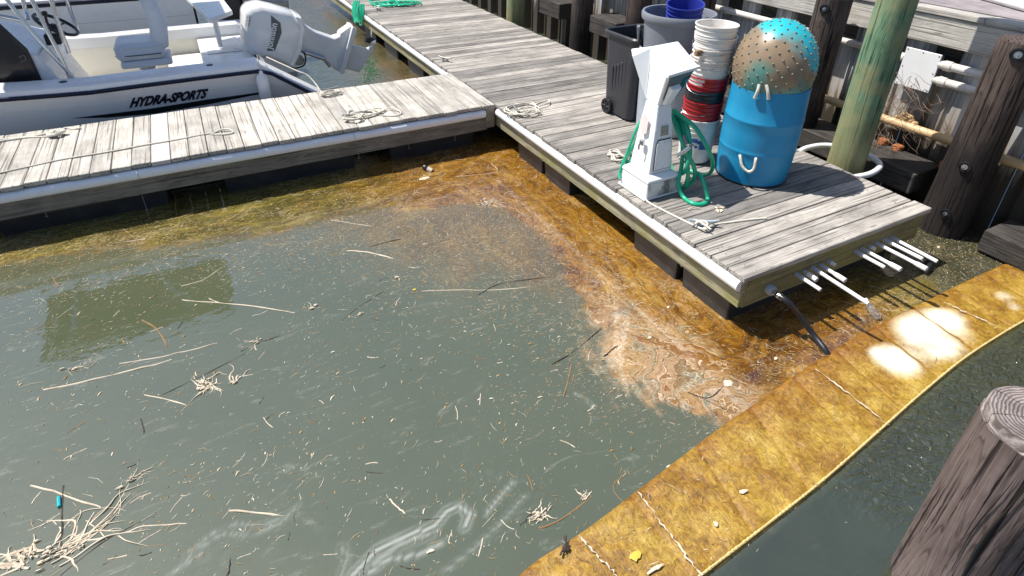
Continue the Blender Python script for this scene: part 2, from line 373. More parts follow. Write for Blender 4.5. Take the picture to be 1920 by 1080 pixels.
def sstep(a,b,x): t=np.clip((x-a)/(b-a),0,1); return t*t*(3-2*t)
wp=lambda L_:[atz(u,v,0) for u,v in L_]
matpoly=wp([(0,515),(250,480),(470,450),(640,470),(700,500),(880,540),(1050,570),(1100,610),(1130,690),(1190,745),(1300,800),(1400,860),(1500,800),(1700,640),(1920,520),(1920,430),(1740,420)])+[(4.4,3,0),(4.4,5.2,0),(2.6,5.5,0),(-2.6,5.5,0)]
densepoly=wp([(0,500),(250,462),(480,440),(640,400),(860,380),(960,400),(1060,500),(1130,600),(1190,680),(1280,740),(1330,790),(1420,830),(1560,720),(1760,560),(1740,470)])+[(4.4,2,0),(4.4,5.2,0),(2.6,5.5,0),(-2.6,5.5,0)]
swirlpoly=wp([(1095,570),(1180,560),(1290,620),(1400,700),(1440,760),(1400,820),(1290,800),(1200,780),(1130,700),(1140,640)])
swirl2=wp([(1020,470),(1120,520),(1230,600),(1400,690),(1520,700),(1500,760),(1400,830),(1180,780),(1080,700),(1090,600)])
def watermesh():
    a=np.arange(-2.4,5.5,.0125); b=np.arange(.0,7.2,.0125)
    xs=np.concatenate([[-80,-40,-20,-12,-8,-5,-3.5],a,[6.5,8,12,20,40,80]]); ys=np.concatenate([[-60,-30,-15,-6,-2,-.6],b,[7.5,8,9,11,14,20,35,60,90]])
    X,Y=np.meshgrid(xs,ys); nx,ny=len(xs),len(ys)
    w1=fbm(X*1.3,Y*1.3,3); w2=fbm(X*1.3,Y*1.3,31)
    XX=X+w1*.18; YY=Y+w2*.18
    n0=fbm(X*3,Y*3,5); nf=fbm(X*11,Y*11,8,4)
    e=sdf(XX,YY,matpoly); ed=sdf(XX,YY,densepoly)
    matm=sstep(-.40,.50,e+n0*.30+nf*.10)*.42+sstep(-.05,.06,ed+n0*.10+nf*.05)*.58
    matm*=np.where((X<5.3)&(Y<5.5)&(Y>.5),1,0)
    back=sstep(6.3,6.4,Y)*(X>.6)*(X<2.8)*(.35+.3*n0)
    far=np.where((Y>6.3)&(X>2.0-.0*Y)&(X<2.7),.8,0)
    # under-boat-slip debris along the main dock beyond the finger
    matm=np.maximum(matm,np.clip(back*sstep(1.3,2.2,X),0,.6))
    # filaments: domain-warped swirls
    q1=fbm(X*2.2+w1*1.4,Y*2.2+w2*1.4,41,3); q2=fbm(X*2.2+5+w2*1.4,Y*2.2+9-w1*1.4,47,3)
    f=fbm(X*3.2+q1*3.2,Y*3.2+q2*3.2,53,3)
    fil=np.exp(-(f/.055)**2)+np.exp(-((f-.28)/.03)**2)*.8+np.exp(-((f+.25)/.03)**2)*.8
    sw=sstep(-.22,.22,sdf(XX,YY,swirlpoly)+nf*.10+n0*.10)
    body=sstep(.0,.35,q1+.1)*sw
    scum=np.clip(sw*(fil*.95+body*.55),0,1)
    lines=np.zeros_like(X)
    for lv in(-.42,-.22,-.06,.08,.24,.42): lines=np.maximum(lines,np.exp(-((f-lv)/(.022+.02*np.clip(q1+.5,0,1)))**2))
    film=np.maximum(sw,.55*sstep(-.25,.25,sdf(XX,YY,swirl2)+nf*.12+n0*.2))
    scum=np.zeros_like(X)
    dk=segdist(X,Y,[(-4,5.14),(2.6,5.14),(2.6,1.84),(4.5,1.84)])
    ux=dk+w1*.30+n0*.05; uy=(X-Y)*.5+w2*.2
    # thin streamers in the mat and stray wisps
    scum=np.maximum(scum,matm*np.clip(lines-.3,0,1)*.5*sstep(.05,.4,q1))
    wis=np.zeros_like(X)
    for pts,wd,k in WISPS:
        d=segdist(X+nf*.02+w1*.03,Y+w2*.03+nf*.01,wp(pts)); wis=np.maximum(wis,k*np.exp(-(d/wd)**2)*(.55+.45*np.clip(np.cos(d/wd*5.5),-1,1)))
    wis=np.maximum(wis,np.clip(fil-.6,0,1)*.13*(1-matm)*sstep(0.,.4,n0)*(X<4)*(Y<5))
    olive=np.maximum(sstep(1.9,.3,X+n0*.5),sstep(3.4,4.1,X))*matm
    outp=wp([(1010,1350),(1120,1240),(1225,1158),(1318,1085),(1440,990),(1550,902),(1665,800),(1730,742),(1810,676),(1890,624),(1960,585),(2040,545),(2160,490)])+[(9,3),(9,-2),(-1,-2)]
    clear=sstep(-.05,.05,sdf(X,Y,outp)); clear=np.maximum(clear*(.85+.35*w1),sstep(6.3,6.5,Y)*.5)
    clear=np.maximum(clear,sstep(3.9,4.6,X+n0*.3)*sstep(2.6,2.2,Y)*.9)
    matm*=1-.75*sstep(3.7,4.5,X+n0*.5)*sstep(2.6,2.2,Y)
    rip=sstep(.9,1.0,clear+0*X)*0+sstep(1.9,2.6,X+w1*.6)*sstep(-.05,.05,sdf(X,Y,outp))*sstep(.35,.7,Y+n0*.2)+sstep(6.3,6.6,Y)*.25
    me=bpy.data.meshes.new('water'); v=np.stack([X,Y,np.zeros_like(X)],-1).reshape(-1,3)
    i=np.arange((nx-1)*(ny-1)); r=i//(nx-1); c=i%(nx-1); p=r*nx+c
    q=np.stack([p,p+1,p+nx+1,p+nx],-1).astype(np.int32)
    me.vertices.add(len(v)); me.vertices.foreach_set('co',v.ravel()); me.loops.add(q.size); me.loops.foreach_set('vertex_index',q.ravel())
    me.polygons.add(len(q)); me.polygons.foreach_set('loop_start',np.arange(0,q.size,4)); me.polygons.foreach_set('use_smooth',np.ones(len(q),bool)); me.update()
    for nm,arr in(('mat',matm),('scum',scum),('wisp',wis),('olive',olive),('rip',rip),('film',film),('clear',clear)):
        at=me.attributes.new(nm,'FLOAT','POINT'); at.data.foreach_set('value',np.clip(arr,0,1).astype(np.float32).ravel())
    at=me.attributes.new('flow','FLOAT_VECTOR','POINT'); at.data.foreach_set('vector',np.stack([ux*13,uy*2.6,w2*2],-1).astype(np.float32).ravel())
    return me
WISPS=[([(660,1080),(700,1040),(760,1005),(810,985),(835,955),(860,945),(875,965),(868,985)],.022,.8),
([(700,1060),(750,1020),(800,1000)],.03,.5),([(690,1075),(730,1050),(780,1040),(825,1015)],.014,.6),
([(912,960),(940,930),(965,905)],.014,.6),([(830,1070),(880,1030),(940,980),(990,930)],.016,.3),
([(330,1075),(370,1030),(420,1000),(470,1005),(520,990),(560,950)],.014,.3),([(350,1040),(400,1000),(430,985),(500,985),(560,970)],.012,.3),
([(320,1080),(350,1060),(385,1035)],.010,.4),([(640,1080),(650,1050),(640,1030)],.02,.3),
([(1080,735),(1100,745),(1115,760)],.010,.5)]
def watermat():
    m,nt,p=mat('murky_water'); A={k:N(nt,'ShaderNodeAttribute',_attribute_name=k).outputs['Fac'] for k in('mat','scum','wisp','olive','rip','film','clear')}
    g=N(nt,'ShaderNodeNewGeometry'); pos=g.outputs['Position']
    def noise(sc,vec=(1,1,1),rot=0,det=5,ro=.6,dist=0):
        mp=N(nt,'ShaderNodeMapping'); mp.inputs['Scale'].default_value=vec; mp.inputs['Rotation'].default_value=(0,0,rot); L(nt,pos,mp.inputs[0])
        n=N(nt,'ShaderNodeTexNoise',Scale=sc,Detail=det,Roughness=ro,Distortion=dist); L(nt,mp.outputs[0],n.inputs['Vector']); return n.outputs[0]
    nA=noise(1.2); nB=noise(9,(1,2.6,1),.35,6,.65,1.2); nC=noise(38,(1,2.2,1),-.25,5,.7,.8); nD=noise(95,(1,1.5,1),.6,3,.6)
    fa=N(nt,'ShaderNodeAttribute',_attribute_name='flow').outputs['Vector']
    nF=N(nt,'ShaderNodeTexNoise',Scale=1.,Detail=7,Roughness=.68,Distortion=.5); L(nt,fa,nF.inputs['Vector']); nF=nF.outputs[0]
    nF2=N(nt,'ShaderNodeTexNoise',Scale=3.2,Detail=6,Roughness=.7,Distortion=1.); L(nt,fa,nF2.inputs['Vector']); nF2=nF2.outputs[0]
    nG=noise(2.2,(1,1,1),0,4,.6)
    water=mix(nt,nA,(.066,.080,.044),(.094,.106,.060))
    water=mix(nt,math_(nt,'MULTIPLY',A['clear'],.72),water,(.012,.016,.011))
    water=mix(nt,math_(nt,'MULTIPLY',math_(nt,'MULTIPLY',A['mat'],ramp(nt,[(.35,.4),(.62,1.)],nC).outputs[0]),.75),water,(.20,.145,.075))
    nM=math_(nt,'ADD',math_(nt,'MULTIPLY',nF,.5),math_(nt,'ADD',math_(nt,'MULTIPLY',nG,.32),math_(nt,'MULTIPLY',nB,.18)))
    brown=ramp(nt,[(.36,(.06,.019,.002)),(.45,(.155,.060,.004)),(.53,(.27,.125,.010)),(.60,(.36,.20,.028)),(.68,(.48,.33,.12))],nM).outputs[0]
    olive=ramp(nt,[(.36,(.028,.026,.005)),(.46,(.085,.075,.010)),(.54,(.17,.14,.016)),(.60,(.25,.20,.03)),(.68,(.38,.31,.10))],nM).outputs[0]
    mc=mix(nt,A['olive'],brown,olive)
    fc=ramp(nt,[(.36,.45),(.5,.95),(.66,1.5)],nF2).outputs[0]; mc=mix(nt,.75,mc,fc,'MULTIPLY')
    cover=math_(nt,'ADD',A['mat'],math_(nt,'MULTIPLY',math_(nt,'SUBTRACT',nC,.5),.7)); cv=ramp(nt,[(.18,0),(.9,1)],cover)
    c=mix(nt,math_(nt,'MULTIPLY',cv.outputs[0],math_(nt,'MINIMUM',math_(nt,'MULTIPLY',A['mat'],2.2),1.)),water,mc)
    sp=ramp(nt,[(.66,0),(.70,1)],nD); c=mix(nt,math_(nt,'MULTIPLY',sp.outputs[0],math_(nt,'ADD',math_(nt,'MULTIPLY',A['mat'],.5),.05)),c,(.5,.42,.28))
    sk=noise(3.2,(1,3.6,1),.45,6,.72,1.6); c=mix(nt,math_(nt,'MULTIPLY',math_(nt,'MULTIPLY',ramp(nt,[(.585,0),(.66,1)],sk).outputs[0],math_(nt,'SUBTRACT',1.,A['clear'])),ramp(nt,[(.4,.1),(.6,.5)],nC).outputs[0]),c,(.27,.27,.21))
    c=mix(nt,math_(nt,'MINIMUM',math_(nt,'MULTIPLY',A['wisp'],1.15),.9),c,(.36,.385,.34))
        # marbled scum: warped contour bands
    wn_=N(nt,'ShaderNodeTexNoise',Scale=2.4,Detail=3,Roughness=.5); L(nt,pos,wn_.inputs['Vector'])
    va=N(nt,'ShaderNodeVectorMath',_operation='MULTIPLY_ADD'); L(nt,wn_.outputs['Color'],va.inputs[0]); va.inputs[1].default_value=(1.1,1.1,0); L(nt,pos,va.inputs[2])
    mf=N(nt,'ShaderNodeTexNoise',Scale=2.5,Detail=3,Roughness=.5,Distortion=1.1); L(nt,va.outputs[0],mf.inputs['Vector']); mf=mf.outputs[0]
    bands=ramp(nt,[(0,(.16,.06,.006)),(.36,(.24,.10,.012)),(.42,(.46,.31,.16)),(.45,(.22,.10,.012)),(.485,(.25,.22,.12)),(.515,(.20,.22,.15)),(.53,(.56,.42,.27)),(.56,(.27,.14,.02)),(.62,(.42,.27,.12))],mf).outputs[0]
    ln=math_(nt,'ABSOLUTE',math_(nt,'SINE',math_(nt,'MULTIPLY',mf,50.))); lr=ramp(nt,[(.0,1),(.10,.9),(.24,0)],ln).outputs[0]
    bands=mix(nt,math_(nt,'MULTIPLY',lr,.95),bands,(.72,.58,.40))
    swm=ramp(nt,[(.42,0),(.95,1)],math_(nt,'ADD',A['film'],math_(nt,'ADD',math_(nt,'MULTIPLY',math_(nt,'SUBTRACT',nF,.5),1.6),math_(nt,'MULTIPLY',math_(nt,'SUBTRACT',nC,.5),.5)))).outputs[0]
    c=mix(nt,swm,c,mix(nt,ramp(nt,[(.40,0),(.75,.6)],nC).outputs[0],bands,(.26,.12,.03)))
    c=mix(nt,math_(nt,'MULTIPLY',math_(nt,'MULTIPLY',lr,A['mat']),ramp(nt,[(.48,0),(.60,.8)],nG).outputs[0]),c,(.5,.36,.20))
    sf=math_(nt,'MULTIPLY',A['scum'],ramp(nt,[(.3,.75),(.6,1)],nC).outputs[0])
    sc=mix(nt,nB,(.50,.38,.24),(.62,.50,.34)); c=mix(nt,sf,c,sc)
    L(nt,c,p.inputs['Base Color'])
    p.inputs['IOR'].default_value=1.34
    L(nt,math_(nt,'ADD',math_(nt,'MULTIPLY',math_(nt,'MINIMUM',A['mat'],1.),.10),math_(nt,'ADD',math_(nt,'MULTIPLY',sf,.3),.025)),p.inputs['Roughness'])
    # blue-grey oil sheen: an extra reflecting coat
    p.inputs['Coat Weight'].default_value=.9; p.inputs['Coat IOR'].default_value=2.3; p.inputs['Coat Roughness'].default_value=.03
    rn=noise(5,(1,1.3,1),.5,3,.5); rn2=noise(13,(1,2.2,1),.9,3,.55,1.0)
    h=math_(nt,'ADD',math_(nt,'MULTIPLY',rn,.17),math_(nt,'MULTIPLY',rn2,math_(nt,'MULTIPLY_ADD',A['rip'],2.6,.010)))
    b1=bump(nt,h,.02,.7)
    hm=math_(nt,'MULTIPLY',math_(nt,'ADD',nC,math_(nt,'MULTIPLY',nD,.5)),A['mat']); b2=bump(nt,hm,.006,.9,b1)
    L(nt,b2,p.inputs['Normal']); 
    L(nt,b1,p.inputs['Coat Normal'])
    return m
wm=watermesh(); wm.materials.append(watermat())
water=bpy.data.objects.new('water',wm); COL.objects.link(water); tag(water,'murky green creek water with brown oily scum along the docks',None,None,'structure')
# creek bed under the water
MB().add([(-90,-90,-1.6),(90,-90,-1.6),(90,95,-1.6),(-90,95,-1.6)],[(0,1,2,3)]).build('creek_bed',plain('mud',(.05,.045,.03),.9),None,fixn=False)['kind']='structure'
# ---------------------------------------------------------------- floating docks
DX0,DX1,DY0,DY1=2.575,4.44,1.842,13.2
dock=thing('main_dock',(2.575,1.842,0),'long weathered grey plank dock with white rub rail, barrel and bins on it','dock')
def plank_mesh(lx,ly,lz,b=.004):
    mb=MB(); mb.box((-lx/2,-ly/2,-lz/2),(lx/2,ly/2,lz/2),b); me=bpy.data.meshes.new('plank'); me.from_pydata(mb.v,[],mb.f)
    import bmesh; bm=bmesh.new(); bm.from_mesh(me); bmesh.ops.recalc_face_normals(bm,faces=bm.faces); bm.to_mesh(me); bm.free(); me.update(); return me
pm=[plank_mesh(DX1-DX0+dx,.1325,.038) for dx in(0,.008,-.008)]
for m_ in pm: m_.materials.append(M['deck'])
pitch=.14; n=int((DY1-DY0)/pitch)
for i in range(n):
    o=bpy.data.objects.new('plank',random.choice(pm)); COL.objects.link(o); o.parent=dock
    o.location=((DX1-DX0)/2+random.uniform(-.005,.005),pitch*(i+.5)-.002,.431+random.uniform(-.0025,.0015))
    o.rotation_euler=(random.uniform(-.01,.01),random.uniform(-.0015,.0015),random.uniform(-.0012,.0012)+(math.pi if random.random()<.5 else 0))
def rail(parent,p0,p1,out,zc=.372,r=.040,name='rub_rail'):
    p0=V(p0);p1=V(p1); out=V(out); rings=[]
    for p in(p0,p1):
        ring=[p+V((0,0,-r))+out*0]
        for k in range(9):
            a=-math.pi/2+math.pi*k/8; ring.append(p+out*(.012+.032*math.cos(a))+V((0,0,r*math.sin(a))))
        ring.append(p+V((0,0,r))); rings.append(ring)
    return MB().loft(rings).build(name,M['rail'],parent,True)
scr=MB().lathe((0,0,0),[(.0045,-.001),(.0045,.0008),(0,.0008)],6); sme=bpy.data.meshes.new('screw'); sme.from_pydata(scr.v,[],scr.f); sme.materials.append(M['dullmetal'])
for i in range(0,26):
    for xx in(.10,.13,1.70,1.73):
        o=bpy.data.objects.new('screw',sme); COL.objects.link(o); o.parent=dock; o.location=(xx+random.uniform(-.01,.01),pitch*(i+.5)+random.choice((-.035,.035)),.4508)
# left side fascia and rails
FX0=DX0+.02
ys=[DY0+.02,4.2,5.10,6.34,8.8,11.2,DY1]
for a,b in((DY0+.02,5.12),(6.32,DY1)):
    MB().box((FX0,a,.205),(FX0+.042,b,.408),.004).build('fascia_board',M['fascia'],dock)
MB().box((FX0+.003,5.125,.205),(FX0+.042,6.315,.408),.004).build('fascia_board',M['fascia'],dock)
for a,b in((DY0+.03,3.05),(3.053,4.40),(4.403,5.10),(6.34,8.7),(8.703,11.1),(11.103,DY1)):
    rail(dock,(FX0,a,.372),(FX0,b,.372),(-1,0,0))
MB().box((DX1-.062,DY0+.065,.205),(DX1-.02,DY1,.408),.004).build('fascia_board',M['fascia'],dock)
MB().box((FX0+.044,DY0+.02,.19),(DX1-.02,DY0+.062,.409),.004).build('end_fascia',M['fasciaX'],dock)
for y0 in np.arange(DY0+.6,DY1,.6):
    MB().box((FX0+.045,y0,.23),(DX1-.064,y0+.04,.408)).build('joist',M['fasciaG'],dock)
for a,b in((1.98,2.38),(2.47,2.92),(3.86,4.26),(4.34,4.78),(5.5,6.2),(6.6,7.0),(7.5,8.1),(8.6,9.2),(9.7,10.3)):
    mb=MB()
    mb.loft([[(2.69,a,-.3),(4.3,a,-.3),(4.3,b,-.3),(2.69,b,-.3)],[(2.66,a-.01,.06),(4.33,a-.01,.06),(4.33,b+.01,.06),(2.66,b+.01,.06)],[(2.65,a-.02,.18),(4.34,a-.02,.18),(4.34,b+.02,.18),(2.65,b+.02,.18)]])
    mb.build('float',M['float'],dock,bev=.01)
    MB().lathe((2.648,b+.02,.175),[(.0,.0),(.014,.0),(.014,.012),(0,.012)],8,(-1,0,0)).build('bolt',M['dullmetal'],dock)
# finger dock
FY0,FY1=5.14,6.30
fing=thing('finger_dock',(DX0,FY0,0),'pale plank finger dock beside the white boat with coiled lines on it','dock')
pf=[plank_mesh(.1338,FY1-FY0+dx,.036) for dx in(0,.012,-.012)]
for m_ in pf: m_.materials.append(M['finger'])
mpale=M['finger'].copy(); mpale.name='fresh_board'
pfp=plank_mesh(.1355,FY1-FY0,.036); pfp.materials.append(plain('fresh_pale_board',(.56,.53,.51),.8,dirt=(.40,.37,.34),dfac=.6,dscale=12,stretch=(6,.6,1),bmp=.002))
for i in range(44):
    xc=DX0-.003-.14*(i+.5)
    o=bpy.data.objects.new('plank',pfp if i==21 else random.choice(pf)); COL.objects.link(o); o.parent=fing
    if i==21: o['label']='paler new board'
    o.location=(xc-DX0,(FY1-FY0)/2+random.uniform(-.006,.006),.4335+random.uniform(-.0025,.0015))
    o.rotation_euler=(random.uniform(-.0015,.0015),random.uniform(-.01,.01),random.uniform(-.0012,.0012))
MB().box((-3.7,FY0+.025,.175),(2.49,FY0+.065,.412),.004).build('fascia_board',M['fasciaG'],fing)
MB().box((-3.7,FY1-.065,.175),(2.57,FY1-.025,.412),.004).build('fascia_board',M['fasciaG'],fing)
for a,b in((-3.7,-.62),(-.617,1.12),(1.123,2.46)): rail(fing,(a,FY0+.025,.362),(b,FY0+.025,.362),(0,-1,0),r=.042)
MB().box((2.475,FY0+.012,.20),(2.572,FY0+.06,.41),.003).build('corner_bracket',M['dullmetal'],fing)
for x0 in np.arange(-3.2,2.4,.61): MB().box((x0,FY0+.067,.2),(x0+.04,FY1-.067,.411)).build('joist',M['fasciaG'],fing)
for a,b in((-3.4,-2.2),(-1.6,-.5),(.0,1.1),(1.5,2.35)):
    MB().loft([[(a,5.3,-.3),(b,5.3,-.3),(b,6.2,-.3),(a,6.2,-.3)],[(a-.03,5.24,.17),(b+.03,5.24,.17),(b+.03,6.22,.17),(a-.03,6.22,.17)]]).build('float',M['float'],fing,bev=.012)
for (u,v) in((88,405),(673,296),(767,278),(853,263),(275,392)):
    p=onY(u,v,FY0+.10); MB().tube([(p[0],p[1],.2),(p[0],p[1],p[2]-.005)],.004,6).lathe((p[0],p[1],p[2]-.003),[(0,0),(.014,0),(.014,.006),(0,.006)],8).build('hanging_bolt',M['dullmetal'],fing)
MB().lathe(onY(716,265,FY0+.024),[(0,.006),(.012,.006),(.014,0)],10,(0,-1,0)).build('bolt',M['dullmetal'],fing)
# ---------------------------------------------------------------- pipe stubs and hose in the end fascia
def cr(u,v): return (1340+u/4,400+v/4)
EY=DY0+.02
stubs=[((610,455),(795,575),0),((670,435),(765,500),1),((730,405),(1155,678),0),((790,385),(980,505),1),((850,358),(905,388),0),((1050,283),(1275,405),0),((1100,263),(1395,422),1),((1155,243),(1205,270),0),((1205,220),(1590,418),1),((1265,195),(1560,343),0),((1320,178),(1670,362),0)]
ords=['nearest the black hose, medium length','second from the hose, short, flared','longest one','flared one right of the longest pipe','tiny stub in the middle of the fascia','leftmost long one of right-hand cluster','flared, second of right-hand cluster','short capped stub in right-hand cluster','flared, middle of right-hand cluster','second from the right end','rightmost, ending at the black elbow']
for i,((a),(b),fl) in enumerate(stubs):
    p0=V(onY(*cr(*a),EY)); p1=V(onX(*cr(*b),p0.x)); p0.z=max(.24,min(.39,p0.z))
    t=thing('pvc_pipe',tuple(p0),'white PVC pipe in the dock end, '+ords[i],'pipe','pipes through the end fascia')
    d=(p1-p0).normalized(); r=.0125; mb=MB(); ln=(p1-p0).length
    prof=[(r,-.02),(r,ln-.001)] if not fl else [(r,-.02),(r,ln-.085),(r*1.35,ln-.06),(r*1.35,ln)]
    ro=prof[-1][0]; prof+=[(ro*.8,ln),(ro*.8,ln-.06),(0,ln-.06)]
    mb.lathe(p0,prof,14,d).build('pipe',M['pvc'],t,True)
    MB().lathe(p0,[(r*1.28,-.0),(r*1.28,min(.055,ln*.5)),(r*1.02,min(.056,ln*.5))],14,d).build('sleeve',M['palegrey'],t,True)
hp=V(onY(1441,541,EY)); hose=thing('black_hose',tuple(hp),'black rubber hose hanging from the dock end fascia into the oily water','hose')
he=V(atz(1552,664,0)); 
pts=[hp+V((.0,-.06,-.0)),hp+V((.012,-.14,-.012)),V(onX(1497,590,hp.x+.09)),V(onX(1524,626,hp.x+.15)),V((he.x,he.y,.0)),V((he.x+.03,he.y-.06,-.12))]
MB().tube(pts,.019,12,6).build('hose_tube',M['tarhose'],hose,True)
MB().lathe(hp,[(.034,-.01),(.034,.03),(.03,.04),(.0,.04)],20,(0,-1,0)).build('flange',M['palegrey'],hose,True)
MB().lathe(hp+V((0,-.04,0)),[(.019,0),(.019,.03),(.023,.032),(.023,.05),(.020,.052),(.0,.052)],16,(.05,-1,-.05)).build('coupling',M['metal'],hose,True)
MB().lathe(hp+V((.004,-.095,-.004)),[(.021,0),(.0215,.002),(.0215,.014),(.0,.016)],16,(.1,-1,-.1)).build('clamp',M['metal'],hose,True)
for u,v in((1430,528),(1425,548),(1576,500),(1700,432),(1708,420)):
    MB().lathe(onY(u,v,EY),[(0,.004),(.008,.004),(.010,0)],8,(0,-1,0)).build('bolt',M['dullmetal'],dock)
# black elbow under right-most pipes
e0=V(atz(1745,497,.04)); el_=thing('black_fitting',tuple(e0),'black pipe elbow floating below the rightmost pipes','pipe fitting')
MB().tube([e0+V((-.10,-.02,-.02)),e0+V((-.03,0,0)),e0+V((.04,.03,.005))],.022,12,4).build('elbow',M['blackp'],el_,True)
MB().lathe(e0+V((.03,.025,.003)),[(.027,-.02),(.027,.02),(.018,.021),(.018,.03)],14,(.9,.4,0)).build('collar',M['dullmetal'],el_,True)
# ---------------------------------------------------------------- pedestal
pc=V((2.79,3.0,.45)); ped=thing('power_pedestal',tuple(pc),'white moulded dock power pedestal with a flared slanted head and green hose','pedestal')
def ring4(cx,cy,hx,hy,z): return [(cx-hx,cy-hy,z),(cx+hx,cy-hy,z),(cx+hx,cy+hy,z),(cx-hx,cy+hy,z)]
MB().box((2.63,2.845,.4525),(2.955,3.165,.468),.004).build('base_flange',M['pedw'],ped)
MB().loft([ring4(2.79,3.0,.142,.148,.468),ring4(2.79,3.0,.142,.148,.585)]).build('base_skirt',M['pedw'],ped,bev=.006)
MB().box((2.652,2.8485,.472),(2.928,2.8512,.583)).build('mildewed_face',M['peddirty'],ped)
MB().loft([ring4(2.79,3.0,.147,.153,.587),ring4(2.79,3.0,.145,.151,.605),ring4(2.79,3.005,.112,.116,.635)]).build('base_cap',M['pedw'],ped,bev=.004)
MB().loft([ring4(2.79,3.005,.108,.112,.634),ring4(2.795,3.015,.082,.088,.95),ring4(2.80,3.03,.060,.066,1.13)]).build('column',M['pedw'],ped,bev=.012)
A=V(atz(1185,104,1.42)); A2=V(atz(1222,87,1.49)); B=V(atz(1272,77,1.49)); C_=V(atz(1309,122,1.39)); E_=V(atz(1252,139,1.39)); 
wA=V((2.742,3.094,1.125)); wB=V((2.745,2.965,1.125)); wC=V((2.862,2.965,1.125)); wD=V((2.862,3.094,1.125))
A3=V((A.x+.10,A.y+.14,1.42)); B3=B+V((.03,.10,-.05)); 
F=V(atz(1227,183,1.17))
hv=[A,A2,B,C_,E_,wA,wB,wC,wD,A3,B3]
hf=[(0,1,5),(1,4,6,5),(1,2,3,4),(0,9,1),(1,9,10,2),(2,10,3),(0,5,9),(9,5,8),(9,8,10),(10,8,7),(10,7,3),(4,3,7,6),(5,6,7,8)]
MB().add(hv,hf).build('head',M['pedw'],ped,bev=.010)
# recessed socket face below the roof edge
nrm=(C_-E_).cross(wB-E_).normalized(); 
if nrm.y>0: nrm=-nrm
def fp(s,t,off): 
    a=E_.lerp(C_,s); b=wB.lerp(wC,s); return a.lerp(b,t)+nrm*off
MB().loft([[fp(.10,.08,.002),fp(.94,.05,.002),fp(.90,.8,.002),fp(.14,.8,.002)],[fp(.10,.08,.008),fp(.94,.05,.008),fp(.90,.8,.008),fp(.14,.8,.008)]]).build('face_frame',M['grilldark'],ped)
MB().loft([[fp(.16,.38,.009),fp(.62,.38,.009),fp(.66,.95,.009),fp(.16,.95,.009)],[fp(.2,.42,.045),fp(.58,.42,.045),fp(.6,.92,.03),fp(.2,.92,.03)]]).build('socket_cover',M['pedw'],ped,bev=.006)
MB().loft([[fp(.68,.25,.009),fp(.92,.22,.009),fp(.86,.85,.009),fp(.70,.85,.009)],[fp(.70,.28,.018),fp(.90,.25,.018),fp(.84,.8,.014),fp(.72,.8,.014)]]).build('breaker_window',plain('teal_tinted_window',(.01,.09,.085),.1),ped)
for a_,b_ in((A2,wA),(A2,E_)): MB().tube([a_+(-A2+wA)*0,a_.lerp(b_,.5)+V((-.003,-.003,.002)),b_],.0022,5).build('mould_seam',M['palegrey'],ped)
# roof edge lip
MB().loft([[E_+V((-.004,-.004,.0)),C_+V((.004,-.004,0)),C_+V((.004,.01,-.02)),E_+V((-.004,.01,-.02))],[E_+V((-.004,-.016,-.004)),C_+V((.004,-.016,-.004)),C_+V((.004,-.012,-.024)),E_+V((-.004,-.012,-.024))]]).build('roof_lip',M['pedw'],ped)
def colface(s,t,off):   # point on the front (-Y) face of column; s across -1..1, t 0..1 up
    z=.634+t*(.95-.634); hx=.108+( .082-.108)*t; cx=2.79+.005*t; y=3.005-.112+(.034)*t
    return V((cx+s*hx,y-off,z))
a=[colface(-.72,.08,.002),colface(.78,.08,.002),colface(.78,.80,.002),colface(-.55,.80,.002),colface(-.72,.70,.002)]
MB().loft([a,[p+V((0,-.004,0)) for p in a]]).build('panel_gasket',M['black'],ped)
a2=[colface(-.68,.10,.006),colface(.74,.10,.006),colface(.74,.78,.006),colface(-.53,.78,.006),colface(-.68,.69,.006)]
pan=MB().loft([a2,[p+V((0,-.005,0)) for p in a2]]).build('access_panel',M['pedw'],ped)
for s,t in((-.6,.14),(.66,.14),(.66,.72),(-.5,.73),(.05,.14),(.05,.73)):
    MB().lathe(colface(s,t,.011),[(.0035,0),(.003,.002),(0,.002)],6,(0,-1,0)).build('screw',M['dullmetal'],pan)
a=[colface(-.35,.88,.002),colface(.45,.88,.002),colface(.45,1.1,.002),colface(-.35,1.1,.002)]
MB().loft([a,[p+V((0,-.002,0)) for p in a]]).build('rating_sticker',plain('sticker',(.36,.36,.28),.5,dirt=(.1,.1,.08),dscale=60),ped)
MB().box((2.662,2.98,.83),(2.685,3.02,.87),.004).tube([(2.67,3.0,.86),(2.65,3.0,.84),(2.65,3.0,.80)],.006,6,3).build('hose_bracket',M['metal'],ped)
MB().add([onX(1200,225,2.695),onX(1208,212,2.700),onX(1216,222,2.700),onX(1212,250,2.69),onX(1203,252,2.685)],[(0,1,2,3,4)]).build('faded_sticker',plain('faded_pink_sticker',(.76,.66,.63),.5),ped,fixn=False)
# green hose hanging on pedestal
gh=thing('green_hose',(2.95,3.0,.45),'bright green garden hose looped on the white pedestal with a spray nozzle','hose')
def pxl(L_): return [V(atz(u,v,z)) for u,v,z in L_]
HL=[[(1262,205,1.02),(1278,230,.95),(1285,262,.85),(1288,300,.72),(1290,330,.6),(1283,350,.5),(1272,345,.47)],
[(1262,208,1.04),(1300,235,.98),(1325,275,.85),(1337,305,.7),(1330,325,.55),(1310,326,.48),(1290,318,.475)],
[(1262,212,1.0),(1275,245,.9),(1280,275,.8),(1278,310,.66),(1272,345,.55),(1280,368,.47),(1300,382,.462),(1320,382,.462),(1327,372,.47),(1322,350,.55),(1314,330,.6),(1302,322,.6)],
[(1260,215,1.0),(1270,245,.92),(1280,268,.86),(1290,290,.78),(1300,310,.7),(1303,328,.6),(1296,342,.52),(1280,352,.48),(1268,340,.475)],
[(1263,206,1.03),(1284,225,.98),(1292,255,.9),(1294,285,.8),(1289,310,.7),(1280,325,.6),(1262,322,.52),(1258,310,.52)]]
